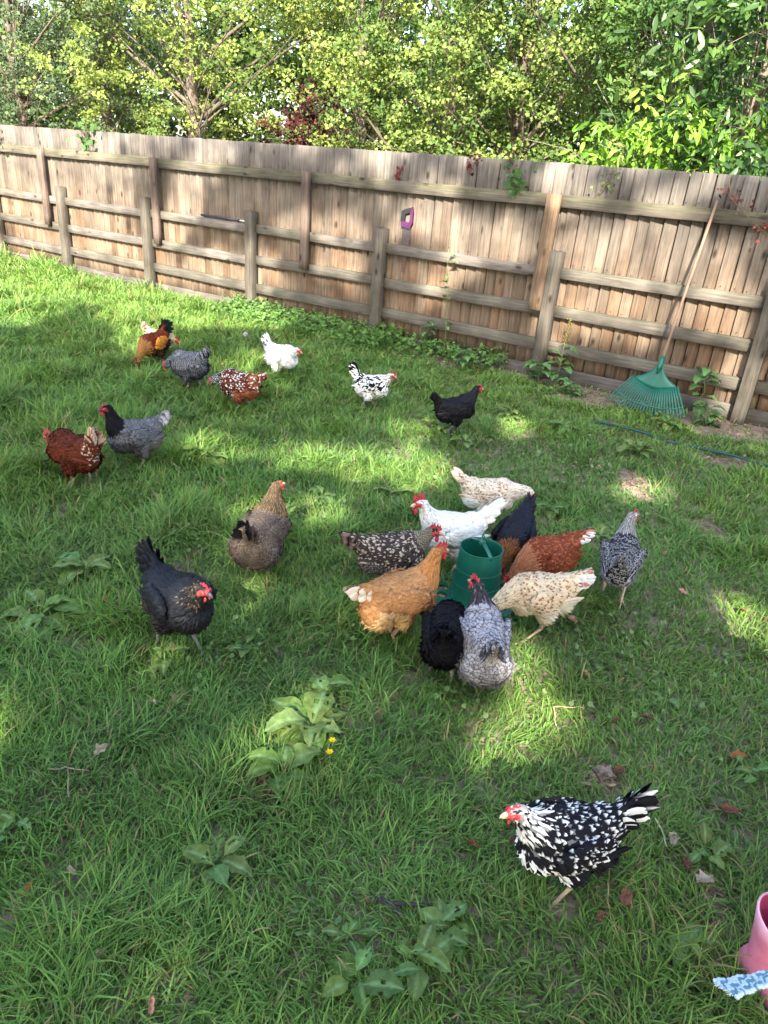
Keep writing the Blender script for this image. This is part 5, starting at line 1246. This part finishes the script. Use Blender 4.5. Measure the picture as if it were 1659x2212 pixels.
# ------------------------------------------------------------------ person in pink boots at the right edge
def person():
    hx, hy = 1.052, 1.10                                       # heel of the boot in the picture
    root = empty('person', (hx, hy, 0)); tag(root, 'person with bare legs in pink ankle boots at the right edge of the lawn', 'person')
    face = R_(-72)
    Rf = Rz(face)
    # body: one skinned surface, pelvis first
    J = {'pel': (0, 0, .56, .085), 'wa': (0, 0, .66, .075), 'ch': (0, 0, .80, .085), 'nk': (0, 0, .885, .034), 'hd': (.01, 0, .96, .062), 'ht': (.01, 0, 1.02, .058)}
    for s_, n in ((1, 'l'), (-1, 'r')):
        J['hp'+n] = (0, s_*.065, .52, .065); J['kn'+n] = (.015, s_*.068, .30, .043); J['an'+n] = (0, s_*.07, .10, .030); J['ft'+n] = (.06, s_*.07, .05, .024)
        J['sh'+n] = (0, s_*.115, .83, .036); J['el'+n] = (-.01, s_*.165, .67, .026); J['wr'+n] = (.03, s_*.175, .54, .018); J['pa'+n] = (.045, s_*.172, .49, .018)
        for k, (dy, l) in enumerate(((-.020, .040), (-.007, .050), (.006, .047), (.018, .036))):
            J['f%d%s' % (k, n)] = (.055, s_*.170+dy, .462, .0075); J['g%d%s' % (k, n)] = (.065, s_*.170+dy*1.2, .462-l*.6, .006)
        J['t1'+n] = (.060, s_*.150, .495, .008); J['t2'+n] = (.080, s_*.146, .475, .0065)
    E_ = [('pel', 'wa'), ('wa', 'ch'), ('ch', 'nk'), ('nk', 'hd'), ('hd', 'ht')]
    for n in 'lr':
        E_ += [('pel', 'hp'+n), ('hp'+n, 'kn'+n), ('kn'+n, 'an'+n), ('an'+n, 'ft'+n), ('ch', 'sh'+n), ('sh'+n, 'el'+n), ('el'+n, 'wr'+n), ('wr'+n, 'pa'+n), ('pa'+n, 't1'+n), ('t1'+n, 't2'+n)]
        for k in range(4): E_ += [('pa'+n, 'f%d%s' % (k, n)), ('f%d%s' % (k, n), 'g%d%s' % (k, n))]
    J = {k: (v[0], v[1]+.26*min(1, max(0, (v[2]-.10)/.42))+(.16 if (v[1] > 0 and v[2] <= .101) else 0), v[2], v[3]) for k, v in J.items()}
    K = list(J); off = Rf@np.array([0, .07, 0])
    me = bpy.data.meshes.new('b'); me.from_pydata([tuple(Rf@np.array(J[k][:3])-off*0+Rf@np.array([.045, -.07, 0])) for k in K], [(K.index(a), K.index(b)) for a, b in E_], [])
    tmp = bpy.data.objects.new('b', me); COL.objects.link(tmp); tmp.modifiers.new('s', 'SKIN'); sv = me.skin_vertices[0].data
    for i, k in enumerate(K): sv[i].radius = (J[k][3],)*2; sv[i].use_root = (k == 'pel')
    su = tmp.modifiers.new('u', 'SUBSURF'); su.levels = 2
    dg = bpy.context.evaluated_depsgraph_get(); m2 = bpy.data.meshes.new_from_object(tmp.evaluated_get(dg)); bpy.data.objects.remove(tmp)
    finish(m2, 'body', M['human'], None, None, root)
    # clothes
    T = lambda x, y, z: Rf@np.array([x+.045, y-.07+(.26*min(1, max(0, (z-.10)/.42)) if UP else 0), z]); UP = True
    def ring(z, rx, ry, cx=0, n=28): return [T(cx+rx*math.cos(a), ry*math.sin(a), z) for a in np.arange(n)*2*math.pi/n]
    def sleeve(rs_, c, name):
        mb = MB(); V = np.concatenate([ring(*r) for r in rs_]); n = 28
        mb.add(V, [(i*n+j, i*n+(j+1) % n, (i+1)*n+(j+1) % n, (i+1)*n+j) for i in range(len(rs_)-1) for j in range(n)], c); mb.build(name, M['cloth'], root)
    sleeve([(.44, .11, .125), (.50, .105, .125), (.58, .10, .115), (.66, .085, .098), (.78, .098, .118), (.84, .088, .125), (.875, .05, .065), (.895, .040, .043)], (.12, .25, .42), 'dress')
    mb = MB(); mb.ellipsoid(T(-.012, 0, .985), (.078, .076, .085), (.12, .06, .03)); mb.ellipsoid(T(-.06, 0, .92), (.04, .05, .08), (.12, .06, .03)); mb.build('hair', M['hair'], root)
    mb = MB(); mb.ellipsoid(T(.078, 0, .955), (.012, .009, .012), (.5, .3, .2)); mb.build('nose', M['human'], root)
    for s_ in (-1, 1):
        mb = MB(); mb.ellipsoid(T(.066, s_*.024, .972), (.007, .009, .006), (.04, .03, .03)); mb.build('eye', M['eye'], root)
        mb = MB(); mb.ellipsoid(T(.0, s_*.068, .96), (.012, .006, .017), (.5, .3, .2)); mb.build('ear', M['human'], root)
    mb = MB(); mb.ellipsoid(T(.068, 0, .928), (.006, .018, .005), (.5, .12, .1)); mb.build('mouth', M['human'], root)
    # boots
    UP = False
    for s_ in (-1, 1):
        y0 = s_*.07+(.16 if s_ > 0 else 0); pk = np.array([.62, .17, .25])
        # foot: sections along x from heel to toe: (x, half width, height, z0)
        secs = [(-.052, .018, .045, .012), (-.045, .030, .075, .010), (-.02, .038, .105, .008), (.02, .039, .120, .008), (.055, .039, .098, .008), (.09, .042, .078, .008), (.13, .045, .064, .008), (.16, .040, .055, .010), (.178, .024, .040, .014), (.184, .008, .03, .018)]
        n = 20; V = []
        for x, hw, h, z0 in secs:
            for j in range(n):
                a = 2*math.pi*j/n; cx = math.copysign(abs(math.cos(a))**.75, math.cos(a)); sz = math.copysign(abs(math.sin(a))**.8, math.sin(a))
                V.append(T(x, y0+hw*cx, z0+h/2+h/2*sz))
        mb = MB(); f = [(i*n+j, i*n+(j+1) % n, (i+1)*n+(j+1) % n, (i+1)*n+j) for i in range(len(secs)-1) for j in range(n)]+[tuple(range(n))[::-1], tuple(range((len(secs)-1)*n, len(secs)*n))]
        mb.add(V, f, pk)
        # shaft, open at the top, with thickness and a pale rim
        pr = [(.075, .044, .038, -.004), (.12, .045, .040, -.006), (.17, .050, .046, -.008), (.215, .058, .053, -.010), (.218, .057, .052, -.010), (.219, .054, .049, -.010), (.215, .052, .047, -.010), (.17, .044, .040, -.008), (.10, .038, .033, -.005)]
        V = []; C = []; m_ = 32
        for i, (z, rx, ry, cx) in enumerate(pr):
            for j in range(m_):
                a = 2*math.pi*j/m_; dip = .016*math.cos(a)*(z > .2)
                V.append(T(cx+.005+rx*math.cos(a), y0+ry*math.sin(a), z-dip))
                C.append(pk if i < 3 else (np.array([.75, .38, .46]) if i < 6 else np.array([.28, .02, .07])))
        mb.add(V, [(i*m_+j, i*m_+(j+1) % m_, (i+1)*m_+(j+1) % m_, (i+1)*m_+j) for i in range(len(pr)-1) for j in range(m_)], np.array(C))
        bo = mb.build('boot', M['boot'], root)
        # raised seams
        mb = MB(); sm = [T(.045+.008*math.cos(a)*0+.0, y0+.042*math.sin(a), .062+.062*math.cos(a)) for a in np.linspace(-1.5, 1.5, 16)]
        sm = [T(.040-.01*abs(math.sin(a)), y0+.0415*math.sin(a), .012+.105*math.cos(a)) for a in np.linspace(-1.45, 1.45, 18)]
        mb.tube(sm, .0016, pk*1.1, 5); mb.build('seam', M['boot'], bo)
        mb = MB(); V = []
        for z in (0.0, .014):
            for j in range(36):
                a = 2*math.pi*j/36; x = .066+.122*math.cos(a); hw = .040+.006*math.cos(a); V.append(T(x, y0+hw*math.sin(a)*1.05, z))
        mb.add(V, [(j, (j+1) % 36, 36+(j+1) % 36, 36+j) for j in range(36)]+[tuple(range(36))[::-1], tuple(range(36, 72))], pk*.8); mb.build('sole', M['boot'], bo)
person()
def strap():
    z = .25
    a = at(1566, 2136, z); b = at(1625, 2122, z-.01); c = at(1700, 2100, z+.02); d = at(1850, 2080, z+.14)
    pts = bez(a, b, c, d, 30); root = empty('woven_strap', (a[0], a[1], 0)); tag(root, 'pale blue and white knitted strap with cut end hanging in front of the pink boot', 'strap')
    pts = pts-np.array([a[0], a[1], 0]); T = np.gradient(pts, axis=0); T /= np.linalg.norm(T, axis=1)[:, None]
    sd = np.cross(T, np.array([0, .55, .83])); sd /= np.linalg.norm(sd, axis=1)[:, None]; up = np.cross(sd, T)
    nS = 7; rng_ = np.random.default_rng(3)
    mb = MB()
    for k in range(nS):                                        # knitted cords side by side
        t = (k/(nS-1)-.5); wv = .0195+.007*np.exp(-np.linspace(0, 5, 30)); q = pts+sd*(t*2*wv)[:, None]+up*(.0018*np.sin(np.linspace(0, 34, 30)+k*1.7))[:, None]
        tt = np.linspace(0, 29, 90); q = np.stack([np.interp(tt, range(30), q[:, i]) for i in range(3)], 1)
        w_ = (np.sin(tt*1.3+k*2.1)+.6*np.sin(tt*3.7+k) > (.25 if k % 2 else -.9)); c = np.where(w_[:, None], np.array([.56, .66, .70]), np.array([.13, .27, .35]))
        mb.tube(q, .0044+.0008*np.sin(tt*5), c, 7)
    mb.build('webbing', M['cloth'], root)
    mb = MB()
    for k in range(40):
        p = pts[0]+sd[0]*rng_.uniform(-.021, .021)+up[0]*rng_.uniform(-.002, .002); mb.tube([p, p-T[0]*rng_.uniform(.003, .009)+rng_.normal(0, .0015, 3)], [.0009, .0004], (.7, .78, .82), 4)
    mb.build('frayed_end', M['cloth'], root)
strap()
